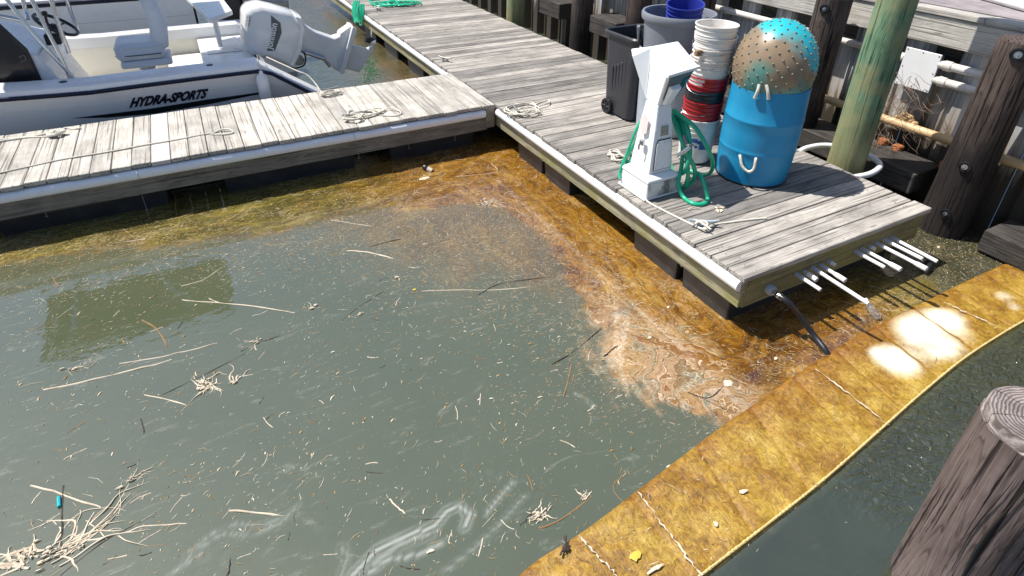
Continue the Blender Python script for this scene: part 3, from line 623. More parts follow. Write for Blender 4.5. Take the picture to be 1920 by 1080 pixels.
mb=MB()
for l in HL: mb.tube(pxl(l),.0155,10,7)
th=[pc+V((.12,.08+.02*math.sin(k),.03+.015*k%.05)) for k in range(3)]
mb.build('hose_loops',M['hose'],gh,True)
mb=MB(); mb.tube(pxl([(1203,225,.95),(1190,250,.85),(1175,290,.68),(1163,320,.55),(1162,335,.50)]),.011,9,6)
mb.tube(pxl([(1206,228,.95),(1198,250,.85),(1184,280,.7),(1170,300,.6),(1163,325,.5)]),.011,9,6)
mb.tube(pxl([(1170,300,.5),(1178,290,.5),(1185,292,.47),(1180,303,.465),(1172,305,.465)]),.013,9,6)
mb.build('hose_loops',M['hose'],gh,True)
nz=pxl([(1270,292,.80),(1283,284,.84),(1294,275,.88)]); MB().tube(nz,[.012,.017,.014],12,3).build('nozzle',M['metal'],gh,True)
MB().tube(pxl([(1294,275,.88),(1286,268,.87),(1282,255,.9)]),.014,10,3).tube(pxl([(1292,273,.87),(1300,272,.84)]),.006,8).build('nozzle_grip',M['dullmetal'],gh,True)
# ---------------------------------------------------------------- barrel and float
bc=V((3.70,2.845,.45)); bar=thing('blue_barrel',tuple(bc),'blue plastic barrel with white rope handles at the dock edge','barrel')
prof=[(0,.0),(.262,.0),(.275,.012),(.278,.05),(.285,.10),(.292,.20),(.294,.255),(.2965,.260),(.2965,.272),(.2945,.278),(.296,.30),(.297,.40),(.296,.492),(.2985,.497),(.2985,.509),(.2955,.515),(.292,.62),(.288,.70),(.288,.745),(.282,.75),(.280,.745),(.280,.55),(0,.54)]; prof=[(a*.955,b) for a,b in prof]
MB().lathe(bc,[(r,h) for r,h in prof],64).build('drum',M['barrel'],bar,True)
MB().lathe(bc,[(.25,.0),(.270,.0),(.271,.010),(.26,.014)],48).build('base_ring',M['black'],bar,True)
def brp(u,v,r=.30,dz=0):  # point on drum surface hit by a viewing line
    d=ray(u,v); o=np.array([0,0,CAMZ]); a=d[0]**2+d[1]**2; ox,oy=o[0]-bc.x,o[1]-bc.y; b=2*(ox*d[0]+oy*d[1]); c=ox*ox+oy*oy-r*r
    disc=b*b-4*a*c; t=(-b-math.sqrt(max(disc,0)))/(2*a); return V(o+d*t)
MB().tube([brp(1387,293,.272),brp(1388,294,0.291),brp(1392,312,0.304),brp(1403,322,0.304),brp(1413,317,0.304),brp(1417,300,0.291),brp(1417,297,.272)],.011,10,6).build('rope_handle',M['rope'],bar,True)
MB().tube([brp(1424,158,.286),brp(1421,170,0.298),brp(1415,184,0.292)],.012,10,4).build('rope_end',M['rope'],bar,True)
MB().tube([brp(1437,159,.286),brp(1440,172,0.298),brp(1441,186,0.292)],.012,10,4).build('rope_end',M['rope'],bar,True)
bu=bc+V((-.012,0,.868)); buoy=thing('studded_float',tuple(bu),'large studded turquoise and brown ball float sitting on the blue barrel','float')
RB=.287
mb=MB(); RZ=.335; pr_=[(RB*math.sin(a),-RZ*math.cos(a)) for a in np.linspace(0.001,math.pi-.001,40)]
mb.lathe(bu,pr_,64).build('ball',M['buoy'],buoy,True)
mb=MB(); ga=math.pi*(3-math.sqrt(5)); K=330
for i in range(K):
    z=1-2*(i+.5)/K
    if z<-.45: continue
    r=math.sqrt(1-z*z); d=V((r*math.cos(ga*i),r*math.sin(ga*i),z)); 
    mb.lathe(bu+V((d.x*RB,d.y*RB,d.z*RZ))*.997,[(.0085,0),(.0075,.004),(.0045,.008),(0,.009)],8,d)
st=mb.build('studs',plain('weathered_studs',(.19,.155,.11),.5,dirt=(.03,.26,.28),dfac=.6,dscale=3),buoy,True); st['kind']='stuff'
# ---------------------------------------------------------------- buckets
bk=V((3.475,3.245,.45))
def bucket(name,c,zr,mt,label,h=.37,rt=.150,rb=.128,tilt=None,handle=True,group='buckets nested in the tall stack',hang=0.0,tagc=None):
    t=thing(name,(c.x,c.y,zr-h),label,'bucket',group); b=V((c.x,c.y,zr-h))
    ra=lambda q:rb+(rt-rb)*q/h
    pr=[(0,0),(rb-.006,0),(rb,.006),(ra(h-.115),h-.115)]
    for k in range(3):
        z0=h-.11+k*.035; pr+=[(ra(z0),z0),(ra(z0)+.007,z0+.001),(ra(z0)+.007,z0+.005),(ra(z0),z0+.006)]
    pr+=[(ra(h-.012),h-.012),(rt+.009,h-.010),(rt+.009,h-.001),(rt+.004,h),(rt-.002,h-.002),(rt-.004,h-.02),(rb-.004,.012),(0,.012)]
    rot=Matrix.Identity(3)
    ax=V((0,0,1)) if tilt is None else V(tilt).normalized()
    MB().lathe(b,pr,44,ax).build('pail',mt,t,True)
    if handle:
        a0=random.uniform(-.2,.2)-.65; d=V((math.cos(a0),math.sin(a0),0)); f=V((-.8,-.6,0))
        p0=b+V((0,0,h-.05))+d*(rt+.012); p1=b+V((0,0,h-.05))-d*(rt+.012)
        pts=[p0]+[b+V((0,0,h-.05-hang*math.sin(q)))+d*math.cos(q)*(rt+.012)+f*math.sin(q)*(rt+.016) for q in np.linspace(.25,math.pi-.25,8)]+[p1]
        MB().tube(pts,.0022,6,3).build('wire_handle',M['metal'],t,True)
        if tagc:
            mid=pts[6]; MB().box(mid+V((-.035,-.02,-.022)),mid+V((.03,.012,.022)),.004).build('grip',tagc,t)
    return t
specs=[(1.56,'whitebk','white bucket at the very top of the tall stack, open',1.56),(1.475,'whitebk','white bucket second from the top, wooden grip on its wire',0),(1.39,'whitebk','stained white bucket third from the top',0),(1.305,'whitebk','lowest of the upper white buckets, just above the red one',0),(1.175,'redbk','upper red bucket above the black one',0),(1.075,'blackp','black bucket between the two red ones in the stack',0),(.98,'redbk','lower red bucket below the black one',0),(.835,'whitebk','white bucket with blue print at the bottom of the stack',0)]
for i,(zr,mt,lab,_) in enumerate(specs):
    t=bucket('bucket',bk+V((random.uniform(-.006,.006),random.uniform(-.006,.006),0)),zr,M[mt],lab,h=.37 if i==7 else .20+(.0),rb=.128 if i==7 else .138,handle=i in(1,2,4,6,7),hang=.05+.02*(i%3),tagc=M['wood_tag'] if i==1 else (M['whitebk'] if i==5 else None))
    if i==7:
        for k,(u,v,w,h_) in enumerate([(1300,264,.03,.035),(1316,268,.035,.03),(1318,275,.03,.06),(1304,276,.012,.02)]):
            d=ray(u,v); 
            a=d[0]**2+d[1]**2; ox,oy=-bk.x,-bk.y; rr=.1425; b=2*(ox*d[0]+oy*d[1]); c=ox*ox+oy*oy-rr*rr; tt=(-b-math.sqrt(max(b*b-4*a*c,0)))/(2*a); q=V(np.array([0,0,CAMZ])+d*tt)
            th=math.atan2(q.y-bk.y,q.x-bk.x); vs=[]
            for s in np.linspace(-w,w,5):
                for zz in(-h_/2,h_/2):
                    z_=q.z+zz; rr2=.128+.022*(z_-.465)/.37+.0025; vs.append((bk.x+rr2*math.cos(th+s/.14),bk.y+rr2*math.sin(th+s/.14),z_))
            MB().add(vs,[(2*j,2*j+2,2*j+3,2*j+1) for j in range(4)]).build('blue_print',M['blueprint'],t,fixn=False)
# second pale bin, grey bin, blue bucket, black wheeled bin
gc=V((3.68,3.88,.45))
gb=thing('round_bin',tuple(gc),'pale blue-grey round bin standing behind the white pedestal','bin','round bins nested in each other')
MB().lathe(gc,[(0,.0),(.235,.0),(.245,.01),(.275,.70),(.292,.705),(.298,.72),(.296,.75),(.28,.752),(.262,.72),(.235,.03),(0,.03)],48).build('tub',M['palegrey'],gb,True)
for k in range(24):
    a=2*math.pi*k/24; 
gt=thing('round_bin',tuple(gc+V((0,0,.42))),'dark grey round bin nested in the pale one, blue bucket inside it','bin','round bins nested in each other')
z0=gc+V((.0,.0,.37))
MB().lathe(z0,[(0,.0),(.225,.0),(.235,.01),(.285,.62),(.305,.625),(.312,.64),(.314,.675),(.306,.69),(.290,.688),(.280,.66),(.225,.03),(0,.03)],56).build('tub',M['grey'],gt,True)
for s in(-1,1):
    d=V((-.75,.66,0))*s; q=z0+d*.31; w=V((-d.y,d.x,0))
    MB().loft([[q+w*.04+V((0,0,.55)),q-w*.04+V((0,0,.55)),q-w*.05+d*.0-V((0,0,-.42)),q+w*.05-V((0,0,-.42))],[q+d*.03+w*.04+V((0,0,.55)),q+d*.03-w*.04+V((0,0,.55)),q+d*.01-w*.045+V((0,0,.43)),q+d*.01+w*.045+V((0,0,.43))]]).build('handle',M['grey'],gt,bev=.006)
bb=V((gc.x+.09,gc.y+.03,0)); bucket('bucket',bb,1.575,M['bluebk'],'blue bucket tilted inside the dark grey round bin',handle=False,group='loose buckets',tilt=(-.12,-.10,1),h=.33)
wb=thing('wheeled_bin',(3.66,4.33,.45),'charcoal wheeled bin with ribbed sides and an open top','bin')
def rr(cx,cy,hx,hy,r,z,n=6):
    o=[]
    for (sx,sy,a0) in((1,1,0),(-1,1,90),(-1,-1,180),(1,-1,270)):
        for k in range(n+1):
            a=math.radians(a0+90*k/n); o.append((cx+sx*(hx-r)+r*math.cos(a),cy+sy*(hy-r)+r*math.sin(a),z))
    return o
q=(3.66,4.33)
MB().loft([rr(*q,.185,.20,.06,.47),rr(*q,.19,.205,.06,.52),rr(*q,.215,.235,.07,1.20),rr(*q,.24,.26,.08,1.21),rr(*q,.245,.265,.08,1.235),rr(*q,.235,.255,.08,1.25),rr(*q,.22,.24,.07,1.24),rr(*q,.18,.19,.06,.50)],cap=False).add(rr(*q,.181,.191,.06,.502),[tuple(range(28))]).add(rr(*q,.185,.20,.06,.47),[tuple(range(28))]).build('tub',M['bin'],wb,True)
mb=MB()
for k in range(5):
    s=-.09+k*.045
    mb.loft([[(3.66-.186-.003+.0,4.33+s-.012,.56),(3.66-.186-.003,4.33+s+.012,.56),(3.66-.18,4.33+s+.012,.56),(3.66-.18,4.33+s-.012,.56)],[(3.66-.212,4.33+s-.012,1.02-.03*k),(3.66-.212,4.33+s+.012,1.02-.03*k),(3.66-.19,4.33+s+.012,1.02),(3.66-.19,4.33+s-.012,1.02)]])
mb.build('side_ribs',M['bin'],wb)
for yy in(4.33-.0,):pass
for s in(-1,1):
    wc=V((3.66-.17*1.0,4.33+.17,.53)) if s<0 else V((3.66+.17,4.33+.17,.53))
    wc=V((3.66+s*.205,4.33+.12,.525))
    wh=MB().lathe(wc,[(.0,-.02),(.05,-.02),(.072,-.02),(.075,-.01),(.075,.01),(.072,.02),(.055,.02),(.052,.012),(.0,.012)],24,(-1,0,0)).build('wheel',M['black'],wb,True)
    mb=MB()
    for k in range(6):
        a=k*math.pi/3; d=V((0,math.cos(a),math.sin(a))); mb.tube([wc+V((s*.016,0,0))+d*.01,wc+V((s*.016,0,0))+d*.055],.006,6)
    mb.build('spokes',M['bin'],wh)
# ---------------------------------------------------------------- ropes and cleats
def cleat(c,ang,label,mt=None):
    c=V(c); t=thing('cleat',tuple(c),label,'cleat','dock cleats'); d=V((math.cos(ang),math.sin(ang),0))
    MB().tube([c-d*.10+V((0,0,.052)),c-d*.05+V((0,0,.042)),c+V((0,0,.04)),c+d*.05+V((0,0,.042)),c+d*.10+V((0,0,.052))],[.007,.011,.013,.011,.007],10,4).build('horn',mt or M['dullmetal'],t,True)
    MB().tube([c-d*.03,c-d*.025+V((0,0,.04))],.012,8).tube([c+d*.03,c+d*.025+V((0,0,.04))],.012,8).box(c+V((-.04,-.02,.0005)),c+V((.04,.02,.008))).build('foot',mt or M['dullmetal'],t)
    return t
def ropething(label,lines,r=.0065,group='dock lines'):
    c=lines[0][0]; t=thing('rope',tuple(c),label,'rope',group); mb=MB()
    for l in lines: mb.tube(l,r,7,5)
    mb.build('line',M['rope'],t,True); return t
def coil(u,v,rx,ry,n,seed,z=.455,jit=.25):
    rs=random.Random(seed); c=V(atz(u,v,z)); pts=[]; k=0
    for i in range(n*8):
        a=2*math.pi*i/8; j=1+rs.uniform(-jit,jit); pts.append(c+V((math.cos(a)*rx*j+rs.uniform(-.01,.01),math.sin(a)*ry*j,.004+.006*((i//8)%3)+rs.uniform(0,.005))))
    return pts
Z=.4575
# 1: tangled line mid finger with cleat
c1=V(atz(662,222,.453)); cleat(c1,math.radians(8),'cleat in the tangled rope in the middle of the finger dock')
ropething('tangled white rope coiled beside a cleat near the middle of the pale finger dock',[coil(680,216,.14,.075,5,1),coil(700,212,.11,.06,3,2),coil(663,222,.07,.05,4,3,Z+.02,.4),pxl([(708,212,Z),(725,204,Z+.01),(742,204,Z+.02),(752,212,Z+.01),(740,217,Z),(712,216,Z)]),pxl([(655,220,Z),(652,210,Z+.01),(662,207,Z),(676,212,Z)])])
# 2: cleat near boat stern
c2=V(atz(618,174,.453)); cleat(c2,math.radians(5),'cleat at the far edge of the finger dock by the boat stern')
ropething('white rope wrapped on the cleat by the boat stern and running up to the boat',[coil(618,175,.085,.045,4,5,Z+.02,.3),pxl([(602,172,.49),(590,155,.55),(575,140,.62),(555,132,.66)])+[V(onY(500,107,6.75))],coil(622,177,.1,.05,2,6)])
# 3: coil on main dock
c3=V(atz(968,212,.453)); cleat(c3,math.radians(80),'cleat under the coiled rope on the main dock where the finger joins')
ropething('white rope coil lying on the main dock where the finger joins',[coil(980,205,.17,.12,3,8,Z,.2),coil(990,210,.12,.09,3,9,Z+.008,.25),coil(975,212,.07,.05,2,10,Z+.015,.4),pxl([(1005,202,Z),(1018,196,Z+.02),(1030,192,Z+.015),(1027,188,Z),(1012,192,Z),(1000,198,Z)])])
# 4: long line on finger
ropething('thin rope running lengthwise along the left part of the finger dock to an eye loop',[pxl([(-60,338,Z),(0,324,Z),(60,311,Z),(120,298,Z),(200,285,Z),(270,272,Z),(330,262,Z),(375,253,Z),(400,249,Z),(415,243,Z+.01),(432,243,Z+.01),(436,249,Z),(420,252,Z),(395,252,Z)])],r=.008)
# 5: upper left rope
ropething('knotted white rope at the left end of the finger dock beside the hull',[pxl([(-60,278,Z),(0,265,Z),(50,258,Z),(90,256,Z),(105,248,Z+.02)]),pxl([(-60,274,Z),(0,262,Z),(60,256,Z),(95,248,Z+.02),(112,246,Z+.03)]),coil(106,251,.045,.05,4,12,Z+.015,.4),pxl([(110,246,Z),(125,240,Z),(140,242,Z),(152,240,Z)])],r=.011)
# 6: front cleat with line
c6=V(atz(1318,425,.453)); cleat(c6,math.radians(-30),'white-horned cleat on the main dock in front of the pedestal',M['palegrey'])
ropething('white line from the pedestal foot wrapped on the front cleat, with a black-tipped tail',[pxl([(1206,372,Z),(1222,383,Z),(1245,395,Z),(1275,410,Z),(1300,422,Z),(1320,430,Z+.02),(1330,424,Z+.03)]),pxl([(1300,412,Z+.04),(1312,416,Z+.045),(1322,422,Z+.045),(1332,430,Z+.03)]),pxl([(1303,420,Z+.03),(1314,414,Z+.05),(1327,420,Z+.045),(1318,430,Z+.02)]),pxl([(1330,425,Z+.03),(1345,420,Z),(1375,416,Z),(1405,412,Z),(1437,409,Z)])],r=.0075)
ropething('small pile of cord on the deck left of the pedestal',[coil(1152,290,.05,.05,3,20,Z,.3),coil(1160,298,.06,.05,3,21,Z,.4)],r=.0055)
t=thing('rope',atz(1415,188,.0),'x','rope'); bpy.data.objects.remove(t)
lt=MB(); lt.tube(pxl([(1290,393,Z),(1300,388,Z+.01),(1312,391,Z)]),.004,6,3)
x=lt.build('twig',M['reedpale'],None); tag(x,'dry twig lying in the pedestal shadow on the deck','twig')
# leaves in the pedestal shadow
mb=MB()
for k in range(9):
    p=V(atz(1350+random.uniform(-9,9),391+random.uniform(-5,5),.456)); a=random.uniform(0,6.3); l=random.uniform(.012,.03)
    d=V((math.cos(a),math.sin(a),0)); w=V((-d.y,d.x,0)); mb.add([p-d*l,p+w*l*.5+V((0,0,.008)),p+d*l,p-w*l*.5+V((0,0,.004))],[(0,1,2,3)])
tag(mb.build('leaf_scraps',M['reedpale'],None,fixn=False),'dry leaf scraps on the deck between pedestal and front cleat','leaves',None,'stuff')
cleatd=cleat(V(atz(835,115,.453)),math.radians(120),'small cleat at the left edge of the main dock beyond the finger')
cleat(V(atz(710,20,.453)),math.radians(120),'small cleat beside the far green hose at the dock edge')
# far green hose heap
fh=thing('green_hose',atz(690,14,.45),'heap of green hose hanging over the far left edge of the main dock','hose')
mb=MB(); rs=random.Random(4)
for k in range(7):
    u=668+rs.uniform(-5,7); mb.tube([V(onX(u,2,2.60)),V(onX(u-3,20,2.53)),V(onX(u+2,38+rs.uniform(0,12),2.52)),V(onX(u+8,30,2.54)),V(onX(u+8,8,2.58))],.012,8,6)
for k in range(5): mb.tube(coil(715+12*k,4+rs.uniform(-2,4),.22,.16,2,30+k,.47,.3),.012,8,3)
mb.build('hose_loops',M['hose'],fh,True)
# weed growing under it
mb=MB()
for k in range(120):
    p=V((2.45+rs.uniform(-.12,.1),7.6+rs.uniform(-.4,.4),.0)); p=V(atz(690+rs.gauss(0,8),128+rs.gauss(0,14),.003)); a=rs.uniform(-2.2,-.9); l=rs.uniform(.04,.14)
    mb.tube([p,p+V((math.cos(a)*l,math.sin(a)*l,.006))],.003,4)
tag(mb.build('green_weed',plain('green_weed',(.03,.16,.06),.6),None),'green weed floating beyond the outboard motor',None,None,'stuff')
# ---------------------------------------------------------------- bulkhead
wall=thing('bulkhead',(5.3,2.5,0),'grey corrugated sheet-pile bulkhead with timber wale behind the dock','wall')
PW=.46
for k in range(30):
    y0=-.5+k*PW; pr=[]
    mb=MB(); prof=[(5.40,0),(5.40,.13),(5.425,.15),(5.425,.165),(5.40,.18),(5.44,.215),(5.50,.235),(5.50,.40),(5.44,.43),(5.425,.44),(5.40,.455)]
    lo=[(x,y0+y,-.6) for x,y in prof]; hi=[(x,y0+y,1.58) for x,y in prof]
    mb.loft([lo,hi],close=False,cap=False).build('sheet',M['sheet'],wall,fixn=False)
for a,b in((-.5,1.98),(1.985,3.62),(3.625,6.6),(6.605,10.),(10.005,13.2)):
    MB().box((5.30,a,1.345),(5.395,b,1.565),.006).build('wale',M['beam'],wall)
for k in range(24):
    a=-.5+k*.57; MB().box((5.285,a,1.568),(5.43,a+.566,1.612),.006).build('cap_board',M['beam'],wall)
qd=thing('quay_deck',(5.44,2,1.6),'grey-pink plank walkway on top of the bulkhead','walkway')
qm=plank_mesh(.138,13.8,.034); qm.materials.append(M['qdeck'])
for k in range(16):
    o=bpy.data.objects.new('plank',qm); COL.objects.link(o); o.parent=qd; o.location=(.08+k*.1425,4.4,.002+random.uniform(-.002,.002))
MB().box((5.45,-.5,1.2),(7.8,13.3,1.575)).build('fill',M['dark_timber'],qd)
# white rail of a walkway in the top right corner
wr=thing('white_pipe_rail',onX(1880,2,5.9),'white pipe lying along the top of the walkway at the upper right','pipe')
pA=V(atz(1850,-8,1.66)); pB=V(atz(1925,12,1.66)); dd=(pB-pA).normalized()
MB().tube([pA-dd*.6,pB+dd*.6],.04,12).build('pipe',M['pvc'],wr,True)
# white wall plate
pl=thing('junction_cover',onX(1722,130,5.3),'square white cover plate with screws on the bulkhead','cover plate')
c4=[V(onX(*q,5.33)) for q in((1702,87),(1768,104),(1740,175),(1677,155))]
y0=(c4[1].y+c4[2].y)/2; y1=(c4[0].y+c4[3].y)/2; z1=(c4[0].z+c4[1].z)/2; z0_=(c4[2].z+c4[3].z)/2
MB().box((5.325,y0,z0_),(5.335,y1,z1),.003).build('plate',M['white'],pl)
MB().box((5.336,y0+.02,z0_+.02),(5.41,y1-.02,z1-.02)).build('box_body',M['palegrey'],pl)
for a in(.06,.5,.94):
    for b in(.05,.5,.95):
        if a==.5 and b==.5: continue
        MB().lathe((5.325,y0+(y1-y0)*a,z0_+(z1-z0_)*b),[(.006,0),(.005,.003),(0,.003)],8,(-1,0,0)).build('screw',M['dullmetal'],pl)
def pipe(label,pts,r,mt,sockets=(),grp='conduits on the bulkhead'):
    t=thing('conduit_pipe',tuple(pts[0]),label,'pipe',grp); MB().tube(pts,r,14).build('pipe',mt,t,True)
    for s in sockets:
        a=V(pts[0]).lerp(V(pts[-1]),s); d=(V(pts[-1])-V(pts[0])).normalized(); MB().lathe(a-d*.03,[(r,0),(r*1.22,.002),(r*1.22,.06),(r,.062)],16,d).build('coupling',mt,t,True)
pipe('white conduit entering the left side of the cover plate',[(5.36,y1-.01,1.175),(5.36,3.7,1.185)],.030,M['pvcdirty'],(.05,))
pipe('upper white conduit leaving the right side of the cover plate',[(5.355,y0+.01,1.195),(5.355,.2,1.215)],.034,M['pvcdirty'],(.03,))
pipe('lower white conduit leaving the right side of the cover plate',[(5.355,y0+.01,1.065),(5.355,.2,1.075)],.034,M['pvcdirty'],(.03,))
pipe('long white conduit high on the far part of the bulkhead',[(5.34,3.72,1.19),(5.34,9.5,1.20)],.032,M['pvcdirty'],(.2,.5,.8))
pipe('rust-stained horizontal pipe low on the bulkhead',[(5.32,3.6,.625),(5.32,.3,.66)],.036,M['pipeY'],(.45,))
dpi=thing('downpipe',(5.37,2.2,.6),'white flat downpipe running down the bulkhead beside the dark piling','pipe')
MB().box((5.375,2.13,.60),(5.398,2.31,1.343),.004).build('strip',M['pvcdirty'],dpi)
# brush
rs=random.Random(9); mb=MB()
for k in range(80):
    u=1715+rs.gauss(-20,28); v=185+rs.gauss(5,22); p=V(onX(u,v,5.30)); pts=[p]
    d=V((rs.uniform(-.25,.2),rs.uniform(-1,1),rs.uniform(-.9,.6))).normalized()
    for j in range(4):
        d=(d+V((rs.uniform(-.3,.3),rs.uniform(-.6,.6),rs.uniform(-.7,.5)))).normalized(); q=pts[-1]+d*rs.uniform(.02,.08); q.x=min(max(q.x,5.12),5.39); pts.append(q)
    mb.tube(pts,[.0024,.0006],4,2)
for k in range(45):
    u=1655+rs.gauss(0,30); v=255+rs.gauss(0,18); p=V(onX(u,v,5.2)); pts=[p]; d=V((rs.uniform(-.2,.1),rs.uniform(-1,1),rs.uniform(-1,.3))).normalized()
    for j in range(4):
        d=(d+V((rs.uniform(-.3,.2),rs.uniform(-.6,.6),rs.uniform(-.7,.4)))).normalized(); q=pts[-1]+d*rs.uniform(.02,.07); q.x=min(max(q.x,5.0),5.39); pts.append(q)
    mb.tube(pts,[.0022,.0006],4,2)
tag(mb.build('dead_roots',M['twig'],None),'tangle of dead roots hanging over the bulkhead below the cover plate','dead plant',None,'stuff')
mb=MB()
for k in range(40):
    p=V(onX(1700+rs.gauss(0,8),230+rs.gauss(0,8),5.37)); mb.lathe(p,[(0,-.02),(.02,-.012),(.026,0),(.018,.014),(0,.02)],7)
tag(mb.build('growth_clump',plain('pale_growth',(.55,.38,.2),.9,dirt=(.3,.18,.08),dscale=20),None,True),'pale crusty growth on the bulkhead above the rust-stained pipe','growth',None,'stuff')
# timbers
def timber(lo,hi,label):
    t=MB().box(lo,hi,.008).build('timber',M['dark_timber'],None); return tag(t,label,'timber','lower walers on the pilings')
timber((4.98,2.27,.22),(5.37,3.9,.405),'black waler timber behind the green piling')
timber((5.0,.6,.02),(5.37,1.68,.20),'black waler timber end at the right edge, past the tarred piling')
for (u,v) in((1656,268),(1683,280),(1772,312)):
    p=V(onX(u,v,5.34)); t=thing('rusty_bolt',tuple(p),'rusty bolt block on the wall '+{1656:'left under the roots',1683:'right under the roots',1772:'next to the tarred piling'}[u],'bolt')
    MB().box(p+V((-.035,-.04,-.045)),p+V((.03,.04,.045)),.01).build('block',M['rust'],t)
    MB().lathe(p+V((-.035,0,0)),[(.028,0),(.026,.02),(0,.024)],6,(-1,0,0)).build('nut',M['rust'],t)
# blocks on far side
for lo,hi,lab in (((4.95,6.35,.55),(5.36,6.95,.78),'short lit timber block left of the far brown piling'),((4.95,7.75,.55),(5.36,8.4,.78),'short timber block between the two farthest pilings'),((4.98,4.3,.22),(5.36,5.5,.42),'waler timber behind the bins')):
    timber(lo,hi,lab)
# ---------------------------------------------------------------- pilings
def pile(base,top,r0,r1,mt,label,bolts=(),domed=True,seed=0,topm=None,n=36,rings=26,zlo=-1.3):
    base=V(base);top=V(top); t=thing('piling',(base.x,base.y,0),label,'piling','mooring pilings'); rs=np.random.default_rng(seed)
    rg=[]; d=(top-base)
    bumps=rs.normal(0,1,(6,3))
    for i in range(rings+1):
        s=i/rings; c=base+d*s; c0=c
        ring=[]
        for j in range(n):
            a=2*math.pi*j/n; rad=r0+(r1-r0)*s
            rad*=1+.012*math.sin(3*a+bumps[0,0]*2+s*2)+.010*math.sin(5*a+s*6+bumps[1,0])+.007*math.sin(9*a+bumps[2,0]-s*9)+.004*rs.normal()
            ring.append(c0+V((math.cos(a)*rad,math.sin(a)*rad,0)))
        rg.append(ring)
    mb=MB(); mb.loft(rg,cap=False); 
    lower=[V((p.x,p.y,zlo)) for p in rg[0]]; mb.loft([lower,rg[0]],cap=False); ob=mb.build('shaft',mt,t,True)
    rt=rg[-1]; c=top
    cap=[rt]+[[c+(p-c)*k+V((0,0,h)) for p in rt] for k,h in((.96,.012),(.6,.020),(.02,.024))]
    m2=MB(); m2.loft(cap,cap=False).build('top',topm or mt,t,True)
    for (u,v,rad) in bolts:
        # bolt set in the shaft face towards the camera
        dr=ray(u,v); z=None
        o=np.array([0,0,CAMZ]); ax=base.x+(top.x-base.x)*.5; ay=base.y+(top.y-base.y)*.5; rr_=(r0+r1)/2
        for _ in range(4):
            a=dr[0]**2+dr[1]**2; ox,oy=-ax,-ay; b=2*(ox*dr[0]+oy*dr[1]); cc=ox*ox+oy*oy-rr_*rr_; tt=(-b-math.sqrt(max(b*b-4*a*cc,0)))/(2*a); q=V(o+dr*tt)
            sf_=(q.z-base.z)/(top.z-base.z); ax=base.x+(top.x-base.x)*sf_; ay=base.y+(top.y-base.y)*sf_; rr_=r0+(r1-r0)*sf_+.004
        nn=V((q.x-ax,q.y-ay,0)).normalized()
        rec=MB().lathe(q-nn*.012,[(rad*1.25,.006),(rad*1.2,.019),(rad*1.05,.021),(rad*1.0,.014),(0,.014)],18,nn).build('bolt_recess',M['black'],t,True)
        MB().lathe(q-nn*.012,[(rad*.6,.013),(rad*.6,.019),(rad*.3,.019),(rad*.28,.032),(0,.034)],12,nn).build('bolt',M['metal'],t)
    return t
pile((4.70,2.70,-.3),(4.70,2.70,2.96),.148,.130,M['green_pile'],'tall green treated wood piling inside the white hoop',seed=1)
pile((5.13,2.02,-.3),(5.05,1.955,1.56),.180,.150,M['brown_pile'],'dark brown piling with bolts and tar at the right edge',bolts=((1909,103,.040),(1809,313,.034),(1773,400,.030)),seed=2)
pile((5.09,3.50,-.3),(5.05,3.44,1.60),.150,.145,M['black_pile'],'black tarred piling between the blue barrel and the green piling',bolts=((1546,17,.034),),seed=3)
pile((5.05,6.05,-.3),(5.05,6.05,1.75),.16,.15,M['brown_pile'],'brown piling behind the charcoal bin',seed=4)
pile((5.02,7.25,-.3),(5.02,7.25,1.7),.16,.15,M['black_pile'],'dark piling left of the brown one, with drilled holes',seed=5)
pile((4.72,8.70,-.3),(4.72,8.70,2.4),.15,.14,M['green_pile'],'far green piling at the dock side near the top edge',seed=6)
pile((5.05,5.0,-.3),(5.05,5.0,1.60),.15,.145,M['black_pile'],'black piling hidden behind the grey round bin',seed=8)
# near piling, bottom right
nc=V(atz(1862,800,.95)); ctr=nc+V((.883,-.469,0))*.165; ctr.z=.95
nearp=pile((ctr.x,ctr.y,-.3),(ctr.x,ctr.y,.93),.172,.163,M['near_pile'],'cracked brown piling with ringed top at the lower right corner',seed=12,topm=M['ring'],n=72,rings=40)
# its cap slice
t=MB(); sl_=[]
n_=64; 
for (k,h) in((.93,.935),(.985,.938),(.985,.972),(.95,.980),(.5,.984),(.01,.985)):
    sl_.append([V((ctr.x+math.cos(2*math.pi*j/n_)*.160*k*(1+.01*math.sin(3*2*math.pi*j/n_)),ctr.y+math.sin(2*math.pi*j/n_)*.160*k*(1+.01*math.cos(4*2*math.pi*j/n_)),h)) for j in range(n_)])
cp=t.loft(sl_,cap=False).build('top_slice',M['ring'],nearp,True)
cp.data.transform(Matrix.Translation(-V((0,0,.0)))) 
mb=MB()
for a,z0c,z1c,wd in((-2.75,.0,.92,.007),(-2.35,.2,.75,.004),(-2.1,.45,.9,.003),(-2.95,.3,.88,.003),(-1.9,.1,.6,.004)):
    pts=[V((ctr.x+math.cos(a+.05*math.sin(z*9))*.171,ctr.y+math.sin(a+.05*math.sin(z*9))*.171,z)) for z in np.linspace(z0c,z1c,9)]
    mb.tube(pts,[.0005,wd,.0005],5)
mb.build('cracks',M['black'],nearp)
